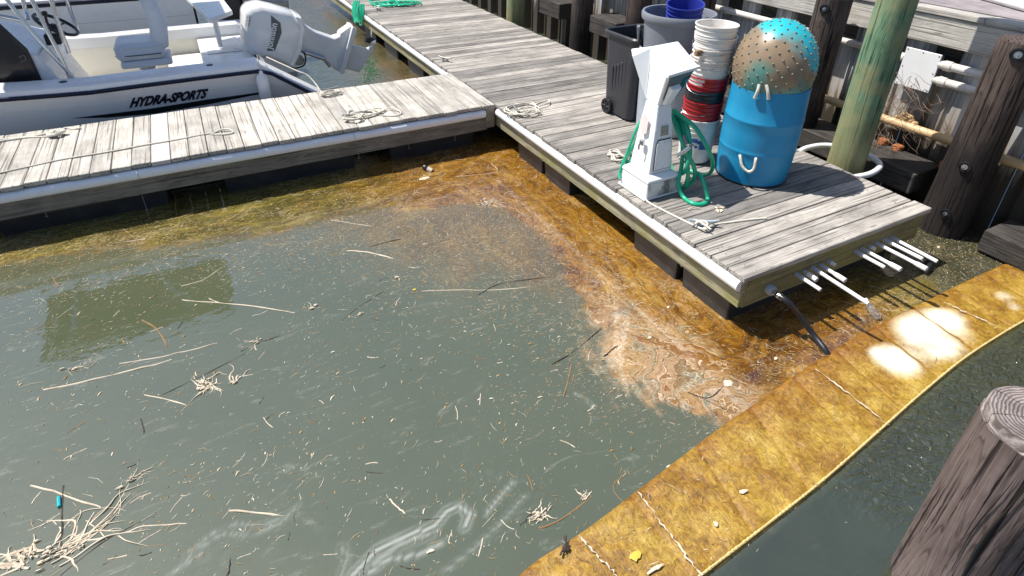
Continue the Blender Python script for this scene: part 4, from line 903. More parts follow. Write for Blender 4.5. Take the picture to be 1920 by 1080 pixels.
# white hoop round the green piling
hoop=thing('pile_hoop',(4.45,2.7,.42),'white pipe hoop fixed to the dock around the green piling','hoop')
hp_=[V((4.43,2.42,.43))]+[V((4.60,2.70,.43))+V((math.cos(a)*.27,math.sin(a)*.27,0)) for a in np.linspace(-1.9,1.9,16)]+[V((4.43,2.98,.43))]
hp_=[V((4.42,2.44,.43)),V((4.60,2.42,.43)),V((4.80,2.47,.43)),V((4.90,2.58,.43)),V((4.92,2.72,.43)),V((4.88,2.86,.43)),V((4.76,2.97,.43)),V((4.58,3.0,.43)),V((4.42,2.97,.43))]
MB().tube(hp_,.024,12,6).build('hoop_pipe',M['pvc'],hoop,True)
# ---------------------------------------------------------------- oil boom
inn=[(900,1190),(975,1075),(1090,997),(1195,918),(1330,815),(1430,745),(1530,676),(1600,632),(1690,586),(1760,551),(1840,513),(1920,478),(2060,425)]
out=[(1010,1350),(1120,1240),(1225,1158),(1318,1085),(1440,990),(1550,902),(1665,800),(1730,742),(1810,676),(1890,624),(1960,585),(2040,545),(2160,490)]
pi_=np.array([tuple(p) for p in smooth([V(atz(u,v,.012)) for u,v in inn],35)]); po_=np.array([tuple(p) for p in smooth([V(atz(u,v,.012)) for u,v in out],35)])
NB=len(pi_)
def boommat():
    m,nt,p=mat('oil_soaked_absorbent'); g=N(nt,'ShaderNodeNewGeometry'); pos=g.outputs['Position']
    def nz(sc,d=6,r=.6,dist=0,vec=(1,1,1),rot=0):
        mp=N(nt,'ShaderNodeMapping'); mp.inputs['Scale'].default_value=vec; mp.inputs['Rotation'].default_value=(0,0,rot); L(nt,pos,mp.inputs[0])
        n=N(nt,'ShaderNodeTexNoise',Scale=sc,Detail=d,Roughness=r,Distortion=dist); L(nt,mp.outputs[0],n.inputs['Vector']); return n.outputs[0]
    a=N(nt,'ShaderNodeAttribute',_attribute_name='clean').outputs['Fac']; o=N(nt,'ShaderNodeAttribute',_attribute_name='oily').outputs['Fac']
    n1=nz(4.5,4,.5); n2=nz(30,6,.7,1.); n3=nz(70,4,.7)
    c=ramp(nt,[(.34,(.18,.085,.009)),(.46,(.29,.16,.016)),(.55,(.38,.24,.032)),(.68,(.48,.34,.075))],math_(nt,'ADD',math_(nt,'MULTIPLY',n1,.6),math_(nt,'MULTIPLY',n2,.4))).outputs[0]
    st=nz(9,6,.7,.6,(3.2,.7,1),.5); c=mix(nt,math_(nt,'MULTIPLY',ramp(nt,[(.5,0),(.68,1)],st).outputs[0],.55),c,(.22,.09,.015))
    c=mix(nt,.8,c,ramp(nt,[(.33,.62),(.5,.95),(.66,1.2)],n2).outputs[0],'MULTIPLY')
    oc=ramp(nt,[(.35,(.10,.035,.006)),(.6,(.30,.13,.02))],n2).outputs[0]
    c=mix(nt,math_(nt,'MULTIPLY',o,.85),c,oc)
    sp=ramp(nt,[(.66,0),(.70,1)],n3).outputs[0]; c=mix(nt,math_(nt,'MULTIPLY',sp,.5),c,(.7,.6,.3))
    cl=ramp(nt,[(.15,0),(1.0,1)],math_(nt,'MULTIPLY',a,math_(nt,'MULTIPLY_ADD',math_(nt,'SUBTRACT',n1,.5),2.4,1.1))).outputs[0]
    c=mix(nt,cl,c,(.90,.86,.66)); L(nt,c,p.inputs['Base Color']); p.inputs['Roughness'].default_value=.38
    
    L(nt,bump(nt,math_(nt,'ADD',math_(nt,'ADD',n2,st),math_(nt,'MULTIPLY',n3,.5)),.006),p.inputs['Normal']); return m
bm_=boommat()
boom=thing('oil_boom',tuple(pi_[NB//2]),'yellow oil-soaked absorbent boom sheet floating across the lower right','boom')
cleanspots=[(atz(1745,625,0),.17,1.5),(atz(1775,600,0),.09,1.1),(atz(1715,628,0),.08,.8),(atz(1685,677,0),.12,1.4),(atz(1760,655,0),.10,1.0),(atz(1640,665,0),.05,.6),(atz(1880,560,0),.06,.55),(atz(1900,580,0),.05,.5)]
seams=[0]; k=0
cum=np.concatenate([[0],np.cumsum(np.linalg.norm(np.diff((pi_+po_)/2,axis=0),axis=1))])
seamd=np.arange(0,cum[-1],.42); seami=sorted(set([int(np.searchsorted(cum,s)) for s in seamd]+[NB-1]))
rb_=np.random.default_rng(2)
for q in range(len(seami)-1):
    i0,i1=seami[q],seami[q+1]
    if i1-i0<2: continue
    NN=np.linspace(i0,i1,34); MM=np.linspace(0,1,44); vs=[];cl=[];oi=[]
    ph=rb_.uniform(0,6,4)
    for ii in NN:
        a=np.array([np.interp(ii,range(NB),pi_[:,k]) for k in range(3)]); b=np.array([np.interp(ii,range(NB),po_[:,k]) for k in range(3)])
        sfr=(ii-i0)/(i1-i0)
        for s in MM:
            p=a+(b-a)*s; edge=min(1,min(sfr,1-sfr)*7)
            e2=min(1,min(s,1-s)*12)
            z=.004+(.013+.006*min(1,edge*2.))*math.sqrt(e2)*(.85+.3*math.sin(p[0]*9+ph[0])*math.sin(p[1]*8+ph[1]))+.003*math.sin(p[0]*31+p[1]*23+2*math.sin(p[1]*17))*min(1,e2)+.002*math.sin(p[0]*13-p[1]*47+3*math.sin(p[0]*9))
            vs.append((p[0],p[1],z)); c_=0
            for cp_,rad,kk in cleanspots: 
                dx,dy=p[0]-cp_[0],p[1]-cp_[1]; c_+=kk*math.exp(-((dx*.9)**2+(dy*1.2)**2)/rad**2)
            cl.append(min(c_*edge**.3,1)); 
            oi.append(max(0,1-s*2.0)*(1.0 if 2.2<p[0]<3.9 else .45)+max(0,.5-edge)*.5)
    n2=len(MM); fs=[(i*n2+j,i*n2+j+1,(i+1)*n2+j+1,(i+1)*n2+j) for i in range(len(NN)-1) for j in range(n2-1)]
    # skirt
    bord=[j for j in range(n2)]+[i*n2+n2-1 for i in range(1,len(NN))]+[(len(NN)-1)*n2+j for j in range(n2-2,-1,-1)]+[i*n2 for i in range(len(NN)-2,0,-1)]
    base=len(vs)
    for b_ in bord: x_,y_,z_=vs[b_]; vs.append((x_,y_,-.02)); cl.append(0); oi.append(.6)
    nb=len(bord); fs+=[(bord[i],bord[(i+1)%nb],base+(i+1)%nb,base+i) for i in range(nb)]
    ob=MB().add(vs,fs).build('panel',bm_,boom,True)
    for nm,arr in(('clean',cl),('oily',oi)):
        at=ob.data.attributes.new(nm,'FLOAT','POINT'); at.data.foreach_set('value',arr)
# stitched rope edge: beads along the outer edge
mb=MB(); beads=[]
edge=[V(p)+ (V(pi_[i])-V(p)).normalized()*.012 for i,p in enumerate(po_)]
for e in edge: e.z=.018
mb.tube(edge[::3],.0055,6)
mb.build('edge_cord',M['boomrope'],boom,True)
mb=MB(); 
for i in range(2,NB-2,2):
    d=(edge[i+1]-edge[i-1]).normalized(); s=random.uniform(.6,1.3); c=edge[i]+V((0,0,.003))
    mb.lathe(c-d*.009*s,[(0,0),(.0055*s,.004*s),(.0065*s,.009*s),(.005*s,.014*s),(0,.018*s)],6,d)
x=mb.build('edge_stitches',M['boomrope'],boom,True); x['kind']='stuff'
for fa_,(u0,v0),(u1,v1) in((0,(1197,922),(1316,1080)),(1,(1528,690),(1668,797)),(2,(1085,1003),(1160,1085)),(3,(1770,566),(1888,620))):
    a=V(atz(u0,v0,.033)); b=V(atz(u1,v1,.033)); nn_=26; pts=[a.lerp(b,s_)+V((random.gauss(0,.004),random.gauss(0,.004),0)) for s_ in np.linspace(0,1,nn_)]
    MB().tube(pts,[random.choice((.0006,.0025,.0045)) for _ in range(nn_)],6,2).build('crusted_cord',M['foam'],boom,True)
# dirt and yellow pads on the boom
for (u,v,sx,sy,lab,mt) in((1192,1043,.035,.022,'yellow scrap stuck on the boom near the bottom edge','yellow'),(1226,1068,.05,.012,'cream scrap on the boom near the bottom edge','foam'),(1395,922,.03,.014,'pale scrap on the boom below its middle','foam'),(1342,982,.011,.014,'tiny pale scrap lower on the boom','foam')):
    c=V(atz(u,v,.032)); n_=9; ring=[c+V((math.cos(2*math.pi*k/n_)*sx*random.uniform(.4,1.2),math.sin(2*math.pi*k/n_)*sy*random.uniform(.4,1.2),0)) for k in range(n_)]
    x=MB().loft([ring,[c+(p-c)*.7+V((0,0,.0015)) for p in ring]]).build('scrap',M[mt],None,True); tag(x,lab,'scrap')
# ---------------------------------------------------------------- floating bits that can be picked out
def stick(L_,r,mt,label,name='reed',cat='reed',z=.004,grp='single reeds and sticks afloat'):
    pts=[V(atz(u,v,z)) for u,v in L_]; 
    if len(pts)==2: 
        a,b=pts; d=(b-a); w=V((-d.y,d.x,0))*random.uniform(-.03,.03); pts=[a,a.lerp(b,.35)+w,a.lerp(b,.7)+w*.6,b]
    r*=.72; pts=smooth([V(p) for p in pts],3); pts=[p+V((random.gauss(0,.0015),random.gauss(0,.0015),random.uniform(-r*.9,r*.5)-(z-r*.2))) for p in pts]; x=MB().tube(pts,[r,r*1.1,r*.8,r*1.15,r*.5],6,2).build(name,M[mt],None,True); return tag(x,label,cat,grp)
ST=[([(341,562),(400,566),(470,573),(552,586)],.006,'reedpale','long bleached reed right of the canopy reflection'),
([(391,559),(409,566)],.004,'reedpale','short reed crossing the long bleached reed at its left'),
([(223,681),(300,668),(350,657),(408,642)],.005,'reedpale','pale reed above the longest double reed'),
([(80,730),(150,717),(210,702),(270,688),(322,673)],.007,'reedpale','longest thick bleached reed in the left water'),
([(270,740),(310,748),(350,759)],.005,'reedpale','short pale reed beside the feathery root clump'),
([(266,600),(290,613),(306,635),(314,655)],.007,'reedbrown','crooked brown twig below the canopy reflection'),
([(300,741),(380,703),(460,662)],.003,'reeddark','thin dark stalk through the feathery clump'),
([(452,658),(490,641),(527,628)],.003,'reeddark','thin dark stalk right of the feathery clump'),
([(430,957),(480,961),(534,966)],.006,'reedpale','bleached reed left of centre near the bottom'),
([(58,909),(100,920),(150,938),(188,950)],.006,'reedpale','pale reed crossing the upright black stick at lower left'),
([(117,910),(117,950),(115,1000),(113,1025)],.006,'reeddark','black stick standing out of the feathery root at lower left'),
([(110,1080),(160,1040),(210,1005),(300,960)],.0035,'reeddark','thin dark stalk below the feathery root at lower left'),
([(234,997),(270,986),(320,983),(350,980)],.004,'reedpale','thin pale stalk right of the lower left root'),
([(425,1080),(433,1045)],.005,'reeddark','dark stick rising from the bottom edge'),
([(264,785),(268,800),(270,812)],.005,'reeddark','short black stick left of the caption area'),
([(790,545),(850,543),(930,543),(1000,536)],.004,'reedpale','long thin straw at mid water'),
([(897,552),(935,532),(985,524),(1048,516)],.004,'reeddark','long dark forked stalk at mid water'),
([(1035,683),(1080,655),(1128,614)],.006,'reeddark','dark stick left of the foam swirls'),
([(1132,668),(1158,647)],.006,'reeddark','short dark stick touching the foam swirls'),
([(1057,745),(1065,710),(1072,680)],.005,'reedbrown','brown stick below the dark stick near the swirls'),
([(640,600),(680,570),(720,545)],.0035,'reeddark','thin dark stalk left of the yellow leaf'),
([(650,470),(690,472),(737,484)],.008,'reedpale','pale club-ended root piece in the tan debris'),
([(692,463),(720,455),(753,447)],.005,'reeddark','dark stick in the tan debris patch'),
([(620,412),(660,418),(700,424)],.004,'reedpale','white reed at the edge of the olive band'),
([(340,535),(380,524),(417,500)],.004,'reedpale','pale curved root on the canopy reflection'),
([(40,625),(70,615),(102,601)],.003,'reedbrown','thin brown stalk on the far left water'),
([(1100,545),(1105,490),(1110,430)],.004,'reedbrown','upright brown stalk in the orange scum by the dock'),
([(1140,490),(1137,445),(1134,420)],.003,'reeddark','fine dark stalk in the orange scum by the dock'),
([(1530,850),(1480,770),(1478,745)],.004,'reeddark','dark twig behind the boom edge'),
([(1560,700),(1600,755),(1650,792)],.003,'reeddark','dark straw lying on the boom'),
([(1290,735),(1330,745),(1360,720)],.005,'reeddark','short black stick in the foam swirls'),
([(855,330),(930,322),(920,305)],.004,'reedpale','pale reed near the floating cup in orange scum'),
([(1010,990),(1050,975),(1110,930)],.005,'reedbrown','twig with a foam tuft left of the boom'),
([(975,985),(1000,955)],.005,'reeddark','short dark twig left of the tufted twig'),
([(730,935),(760,962)],.005,'reedpale','pink-grey reed poking from the pale streak'),
([(1250,1000),(1150,920),(1190,880)],.003,'reedbrown','straw lying across the boom edge'),
([(233,453),(270,447),(265,449)],.004,'reedpale','short white reed in the olive band on the left'),
([(230,428),(265,457)],.004,'reedbrown','straw leaning in the olive band on the left'),
([(147,490),(155,460)],.004,'reedbrown','short straw left in the olive band'),
([(98,517),(110,537)],.005,'reedbrown','short thick straw left of the canopy reflection'),
([(160,975),(200,1010)],.003,'reedpale','small stalk right of the teal scrap')]
for L_,r,mt,lab in ST: stick(L_,r,mt,lab)
rs=random.Random(55); k=0
while k<90:
    u,v=rs.uniform(0,1250),rs.uniform(430,1080); p=V(atz(u,v,.003))
    if u>1150 and v<640 or sdf(np.array([p.x]),np.array([p.y]),[tuple(q[:2]) for q in wp([(900,1190),(1090,990),(1330,810),(1540,660),(1920,470),(1920,1190)])])[0]>-.03: continue
    a=.4+rs.gauss(0,.8); l=rs.uniform(.03,.10); q=p+V((math.cos(a)*l,math.sin(a)*l,0)); m_=p.lerp(q,.5)+V((rs.gauss(0,.006),rs.gauss(0,.006),0))
    rr0=rs.uniform(.0016,.0032); pts=smooth([p,m_,q],4); pts=[V((t_.x,t_.y,rs.uniform(-rr0*.9,rr0*.6))) for t_ in pts]
    tag(MB().tube(pts,rr0,5).build('straw',M[rs.choice(['reedpale','reedpale','reedbrown','reeddark'])],None,True),'short loose bit of straw or stalk afloat in the open water','straw','short loose straw bits afloat'); k+=1
# feathery roots / foam clumps
def clump(u,v,spread,n,label,seed,ang=None,l0=.05,l1=.22,w=.008):
    rs=random.Random(seed); c=V(atz(u,v,.004)); mb=MB()
    for k in range(int(n*1.7)):
        a=(ang+rs.gauss(0,.35)) if ang is not None else rs.uniform(0,6.28)
        p=c+V((rs.gauss(0,spread*.25),rs.gauss(0,spread*.25),0)); pts=[p]; 
        l=rs.uniform(l0,l1)
        for j in range(6):
            a+=rs.gauss(0,.4); p=p+V((math.cos(a),math.sin(a),0))*l/6; pts.append(V((p.x,p.y,rs.uniform(-.004,.006))))
        mb.tube(pts,[w*rs.uniform(.2,.45),w*rs.uniform(.3,.7),w*rs.uniform(.15,.4),.0006],5,3)
    for k in range(n):
        p=c+V((rs.gauss(0,spread*.35),rs.gauss(0,spread*.3),.002)); m_=8; sx=rs.uniform(.004,.02); sy=rs.uniform(.003,.009)
        ring=[p+V((math.cos(2*math.pi*q/m_)*sx*rs.uniform(.6,1.3),math.sin(2*math.pi*q/m_)*sy*rs.uniform(.6,1.3),0)) for q in range(m_)]
        mb.loft([ring,[p+(x-p)*.6+V((0,0,.005)) for x in ring]])
    return tag(mb.build('root_clump',M['foam'],None,True),label,'plant debris','bleached root clumps afloat')
clump(110,1035,.10,14,'large bleached feathery root fan at the lower left',1,.45,.12,.42,.008)
clump(50,1045,.10,12,'crumpled pale root mass at the lower left edge',2,2.6,.05,.18,.013)
clump(385,723,.07,12,'bleached feathery clump crossed by dark stalks',3,None,.04,.16,.009)
clump(440,718,.03,3,'pale curved root beside the feathery clump',4,.9,.12,.2,.008)
clump(1015,962,.04,8,'pale foam tuft on the twig left of the boom',5,None,.03,.08,.008)
clump(1095,935,.02,3,'small pale tuft on the twig end near the boom',6,.6,.03,.07,.009)
clump(480,640,.04,4,'loose pale ring of root right of the clump',7,None,.05,.12,.004)
clump(130,695,.06,4,'faint pale root strand left of the longest reed',8,.2,.06,.16,.004)
clump(245,900,.05,5,'pale root strand above the lower left fan',9,.6,.06,.16,.004)
clump(585,575,.03,4,'small pale root knot at mid left',10,None,.04,.1,.004)
clump(915,380,.10,12,'pinkish root tangle in the corner between docks',11,None,.08,.25,.004)
clump(675,588,.02,3,'white petal scrap at mid water',12,None,.02,.04,.008)
clump(745,520,.02,2,'white leaf scrap above the yellow leaf',13,None,.02,.05,.006)
def leafscrap(u,v,sx,sy,mt,lab,cat='leaf'):
    c=V(atz(u,v,.004)); n_=12; aa=random.uniform(-.5,.5); jj=[random.uniform(.65,1.15) for _ in range(n_)]; ring=[c+V((math.cos(2*math.pi*k/n_+aa)*sx*jj[k],math.sin(2*math.pi*k/n_)*sy*jj[k],0)) for k in range(n_)]
    return tag(MB().loft([ring,[c+(p-c)*.75+V((0,0,.003)) for p in ring]]).build('leaf',M[mt],None,True),lab,cat)
leafscrap(777,543,.014,.012,'yellow','small round yellow leaf floating in mid water')
leafscrap(1218,633,.022,.012,'foam','pale oval leaf in the foam swirls')
leafscrap(1365,718,.035,.022,'foam','pinkish foam lump at the right of the swirls','foam')
leafscrap(1455,672,.016,.010,'foam','cream chip in the scum below the dock corner')
leafscrap(1253,576,.014,.012,'foam','small pink chip in the orange scum')
leafscrap(795,334,.06,.03,'foam','flat tan scrap in orange scum below the cup','scrap')
leafscrap(808,1033,.022,.008,'foam','pale chip near the bottom centre')
leafscrap(1760,463,.02,.012,'foam','pale scrap by the tarred piling foot','scrap')
tq=MB().tube([V(atz(110,932,.006)),V(atz(111,950,.006))],.008,8).build('plastic_scrap',M['teal'],None,True); tag(tq,'small teal plastic scrap beside the upright black stick','scrap')
dk=MB()
dk.lathe(V(atz(1500,752,.004)),[(0,-.01),(.05,-.006),(.055,.004),(.03,.012),(0,.014)],9)
for k in range(18): 
    p=V(atz(1500+random.gauss(0,8),752+random.gauss(0,3),.012)); dk.tube([p,V(atz(1500,752,.008))],.005,5)
tag(dk.build('weed_lump',M['reeddark'],None,True),'black lump of weed against the boom inner edge','weed')
dk=MB()
for k in range(16): 
    p=V(atz(1060+random.gauss(0,5),1020+random.gauss(0,9),.034)); dk.tube([p,V(atz(1060,1020,.036))],.005,5)
tag(dk.build('weed_lump',M['reeddark'],None,True),'black weed knot at the seam on the lower part of the boom','weed')
# cup
cu=V(atz(805,318,.015)); cup=thing('foam_cup',tuple(cu),'black and white cup floating in the shadow edge of the finger dock','cup')
d=V((-.5,.6,.25)).normalized(); MB().lathe(cu-d*.03,[(0,0),(.022,0),(.026,.05),(.024,.05),(0,.05)],18,d).build('cup_body',M['foam'],cup,True)
MB().lathe(cu+d*.02,[(.0265,0),(.029,.004),(.028,.04),(.02,.05),(0,.052)],18,d).build('lid',M['black'],cup,True)
# clear bottle below the long pipe
def glass():
    m,nt,p=mat('clear_plastic'); p.inputs['Transmission Weight'].default_value=.9; p.inputs['Roughness'].default_value=.08; p.inputs['IOR'].default_value=1.15; p.inputs['Base Color'].default_value=(.85,.82,.78,1); return m
bo=V(atz(1637,585,.02)); bot=thing('plastic_bottle',tuple(bo),'clear plastic bottle floating below the longest pipe','bottle')
d=V((.2,.75,.35)).normalized(); MB().lathe(bo-d*.06,[(0,0),(.026,.0),(.03,.01),(.028,.03),(.03,.05),(.028,.07),(.03,.09),(.012,.125),(.012,.14),(0,.14)],20,d).build('bottle_body',glass(),bot,True)
MB().lathe(bo+d*.08,[(0,0),(.014,0),(.014,.018),(0,.018)],12,d).build('cap',M['white'],bot,True)
# litter that nobody could count
def litter():
    vs=[];fs=[];tone=[]
    r=np.random.default_rng(77)
    def place(n,mode):
        out=0; tries=0
        X=r.uniform(-2.3,5.2,n*14); Y=r.uniform(.1,5.1,n*14)
        e=sdf(X,Y,matpoly); dd=sdf(X,Y,densepoly); sw=sdf(X,Y,swirlpoly); bo=sdf(X,Y,[tuple(p[:2]) for p in pi_[::20]]+[tuple(p[:2]) for p in po_[::-20]])
        nn=fbm(X*1.6,Y*1.6,91); rr_=r.uniform(0,1,len(X))
        if mode=='flow': pr=np.where(e>0,.25,.5)*(.45+.9*nn)*(bo<0)*np.where(inside(X,Y,[tuple(p[:2]) for p in po_[::15]]+[(9,3),(9,-2),(-1,-2)]),.05,1)
        elif mode=='haze': pr=sstep(-.75,.3,e+nn*.4)*(1-sstep(.1,.5,dd))*(bo<0)
        elif mode=='mat': pr=np.clip(sstep(-.1,.5,e)*.9,0,1)*(bo<0)
        elif mode=='straw': pr=sstep(-.1,.25,dd)*.9*(bo<0)
        else: pr=(bo>0.01)*np.where(X>1,.4,.4)
        if mode!='boom': pr=pr*np.where(inside(X,Y,[tuple(p[:2]) for p in po_[::15]]+[(9,3),(9,-2),(-1,-2)]),.04,1)
        ok=(rr_<pr)&~((X>DX0+.08)&(X<DX1)&(Y>DY0+.1))
        idx=np.where(ok)[0][:n]; return X[idx],Y[idx]
    def quad(x,y,a,l,w,z,t,bend=0):
        d=np.array([math.cos(a),math.sin(a)]); q=np.array([-d[1],d[0]]); n=len(vs)
        m=np.array([x,y])+q*bend
        a0=np.array([x,y])-d*l; a1=np.array([x,y])+d*l
        for P,zz,ww in((a0,z,w*.5),(m,z+w*.6+.001,w),(a1,z,w*.4)):
            vs.append((P[0]+q[0]*ww,P[1]+q[1]*ww,zz)); vs.append((P[0]-q[0]*ww,P[1]-q[1]*ww,zz))
        fs.append((n,n+1,n+3,n+2)); fs.append((n+2,n+3,n+5,n+4)); tone.extend([t]*6)
    X,Y=place(9000,'flow')
    for x,y in zip(X,Y):
        a=.35+.8*math.sin(x*1.3+y*.9)+r.normal(0,.45); l=.0022*math.exp(r.normal(0,.7)); quad(x,y,a,min(l,.02),min(l*.33,.0035),.0015,r.uniform(.5,.95) if r.random()<.7 else r.uniform(.1,.5),r.normal(0,.002))
    X,Y=place(2600,'flow')
    for x,y in zip(X,Y):
        a=.45+.6*math.sin(x*1.1)+r.normal(0,.6); l=.010*math.exp(r.normal(0,.6)); quad(x,y,a,l,.0009,.002,r.uniform(.3,1),r.normal(0,.005))
    X,Y=place(17000,'haze')
    for x,y in zip(X,Y):
        a=.25+.7*math.sin(x*1.5+y)+r.normal(0,.7); l=.006*math.exp(r.normal(0,.7)); quad(x,y,a,l,.0009,.002,r.uniform(.25,.9),r.normal(0,.003))
    X,Y=place(8000,'mat')
    for x,y in zip(X,Y):
        a=(.15 if y>4.2 else -1.0)+r.normal(0,.7); l=.006*math.exp(r.normal(0,.7)); quad(x,y,a,l,.0014,.003,r.uniform(.0,.35) if r.random()<.6 else r.uniform(.4,.85),r.normal(0,.003))
    X,Y=place(1500,'straw')
    for x,y in zip(X,Y):
        a=(.15 if y>4.0 else -1.0)+r.normal(0,.5); l=.024*math.exp(r.normal(0,.55)); quad(x,y,a,l,.0016,.005,r.uniform(.0,.55) if r.random()<.8 else r.uniform(.6,.9),r.normal(0,.008))
    X,Y=place(1500,'boom')
    for x,y in zip(X,Y):
        a=-1.1+r.normal(0,.9); l=.006*math.exp(r.normal(0,.8)); quad(x,y,a,l,.0013,.031,r.uniform(.1,.9),r.normal(0,.004))
    me=bpy.data.meshes.new('floating_litter'); me.from_pydata(vs,[],fs); at=me.attributes.new('tone','FLOAT','POINT'); at.data.foreach_set('value',tone)
    me.materials.append(M['fleck']); o=bpy.data.objects.new('floating_litter',me); COL.objects.link(o)
    tag(o,'fine floating flecks, straw and chaff scattered over the water',None,None,'stuff')
litter()
# ---------------------------------------------------------------- boat moored behind the finger
BY0,BY1=6.60,8.80
boat=thing('motor_boat',(-1.,7.7,0),'white open motor boat with outboard moored along the finger dock','boat')
def sheer(x): return float(np.interp(x,[-6,-4,-1.6,-.95,-.2,.55],[.95,.85,.675,.650,.660,.660]))
def halfw(x): return float(np.interp(x,[-6.2,-5,-4,-3,-2,-1,.6],[.05,.62,.88,1.02,1.09,1.10,1.10]))
xs_=[-6.2,-5.6,-5,-4.4,-3.8,-3,-2.4,-1.8,-1.2,-.95,-.6,0,.55]
CYB=7.70
for sgn,nm in((-1,'hull_side'),(1,'hull_side')):
    rg=[]
    for x in xs_+[1.22]:
        hw=halfw(x); z=sheer(x)
        if x>1: pf_=[(hw-.0,.22),(hw-.02,.18),(hw-.06,.12),(hw-.14,.02),(hw-.24,-.22)]
        else: pf_=[(hw,z),(hw-.035,z-.12),(hw-.06,z-.24),(hw-.12,.12),(hw-.24,-.22)]
        rg.append([V((x,CYB+sgn*w,zz)) for w,zz in pf_])
    MB().loft(rg,close=False,cap=False).build(nm,M['hullw'],boat,True,fixn=True)
# transom / after body
MB().loft([[V((.62,BY0+.02,.66)),V((.62,BY1-.02,.66)),V((.62,BY1-.2,-.2)),V((.62,BY0+.2,-.2))],[V((.66,BY0+.02,.62)),V((.66,BY1-.02,.62)),V((.66,BY1-.2,-.2)),V((.66,BY0+.2,-.2))]]).build('transom',M['hullw'],boat)
for sgn in(-1,1):
    y=lambda w:CYB+sgn*w
    # sloping stern quarter
    MB().loft([[V((.55,y(1.10),.66)),V((.55,y(1.06),.735)),V((.55,y(.85),.735)),V((.55,y(.85),.5))],[V((1.24,y(1.08),.20)),V((1.24,y(1.05),.25)),V((1.24,y(.86),.25)),V((1.24,y(.86),.1))]]).build('stern_quarter',M['white'],boat,bev=.012)
    # rub strip
    pts=[V((x,y(halfw(x)+.008),sheer(x)-.004)) for x in xs_]+[V((.66,y(1.108),.615)),V((1.22,y(1.09),.20))]
    MB().tube(pts,.021,8).build('rub_strip',M['navy'],boat,True)
    # gunwale cap
    rg=[]
    for x in xs_:
        hw=halfw(x); z=sheer(x); rg.append([V((x,y(hw+.004),z+.012)),V((x,y(hw-.01),z+.055)),V((x,y(hw-.05),z+.078)),V((x,y(hw-.22),z+.085)),V((x,y(hw-.24),z+.07)),V((x,y(hw-.24),z-.12))])
    MB().loft(rg,close=False,cap=False).build('gunwale',M['white'],boat,True)
    # inner liner
    rg=[[V((x,y(halfw(x)-.242),sheer(x)-.05)),V((x,y(halfw(x)-.27),.22)),V((x,y(.0),.20))] for x in xs_]
    MB().loft(rg,close=False,cap=False).build('liner',M['cream'] ,boat)
    for px_ in((118,153),(392,118)) if sgn<0 else ():
        p=onY(*px_,BY0+.13); MB().lathe((p[0],BY0+.13,sheer(p[0])+.080),[(.0,.006),(.03,.006),(.036,0)],16).build('rod_holder',M['black'],boat,True)
# moulded line on hull
for zo in(-.14,-.26):
    MB().tube([V((x,CYB-(halfw(x)-.035*(-zo/.12)+.002),sheer(x)+zo*.97)) for x in xs_],.004,6).build('strake',M['hullw'],boat,True)
# stern deck, well and hatches
MB().box((.05,7.0,.22),(.60,8.56,.60),.01).build('stern_bench',M['white'],boat)
MB().box((-.32,7.55,.21),(.048,8.50,.44),.01).build('livewell_box',M['cream'],boat)
MB().box((.12,7.15,.601),(.5,7.6,.612),.004).build('hatch_lid',M['white'],boat)
MB().box((.12,7.7,.601),(.5,8.4,.612),.004).build('hatch_lid',M['white'],boat)
MB().box((-.20,7.53,.33),(-.02,7.548,.345)).build('latch_rail',M['metal'],boat)
MB().box((-.27,7.53,.30),(-.25,7.548,.36)).build('latch',M['black'],boat)
MB().lathe((-.42,7.25,.20),[(0,.02),(.13,.02),(.145,.0)],28).build('deck_ring',M['white'],boat,True)
MB().box((-2.2,7.28,.2005),(-.0,8.45,.206)).build('cockpit_sole',M['cream'],boat)
# console
con=MB(); y0,y1=6.98,8.05
prf=[(-2.9,.2),(-1.03,.2),(-1.20,.62),(-1.32,.95),(-1.75,1.12),(-2.9,1.2)]
con.loft([[V((x,y0,z)) for x,z in prf],[V((x,y1,z)) for x,z in prf]]).build('console',M['white'],boat,bev=.02)
pts=[onY(u,v,y0-.004) for u,v in((-60,10),(0,50),(48,96),(75,152),(-60,156))]
MB().loft([[V(p) for p in pts],[V(p)+V((0,-.012,0)) for p in pts]]).build('console_door',M['smoke'],boat,bev=.005)
MB().loft([[V(onY(u,v,y0-.002)) for u,v in((-60,2),(0,44),(52,92),(80,153),(75,153),(47,97),(0,51),(-60,11))],[V(onY(u,v,y0-.016)) for u,v in((-60,2),(0,44),(52,92),(80,153),(75,153),(47,97),(0,51),(-60,11))]]).build('door_frame',M['black'],boat)
MB().tube([V(onY(36,108,y0-.02)),V(onY(45,103,y0-.03)),V(onY(48,112,y0-.02)),V(onY(38,116,y0-.02))],.006,6,3).build('door_pull',M['grilldark'],boat,True)
# t-top frame
tt=[]
for pts in ([(-60,-80,7.0),(5,-10,7.0),(60,60,7.0),(138,146,7.0)],[(40,-40,7.0),(75,30,7.0),(110,100,7.0),(132,147,7.0)],[(-60,20,7.0),(0,30,7.0),(42,38,7.0)],[(38,-20,7.25),(48,20,7.25),(52,36,7.2)]):
    MB().tube([V(onY(u,v,y)) for u,v,y in pts],.018,10,5).build('frame_tube',M['alu'],boat,True)
for x,y,xt,yt in((-1.85,7.15,-2.1,7.25),(-1.85,8.05,-2.1,8.3),(-1.1,7.15,-.7,7.3),(-1.1,8.1,-.7,8.3)):
    MB().tube([V((x,y,.9)),V((x*.98+.02,y,1.6)),V((xt,yt,2.58))],.019,8,5).build('top_leg',M['alu'],boat,True)
MB().tube([V((-2.3,7.15,2.56)),V((-.38,7.2,2.56)),V((-.33,8.45,2.56)),V((-2.35,8.5,2.56)),V((-2.3,7.15,2.56))],.02,8).build('top_rail',M['alu'],boat,True)
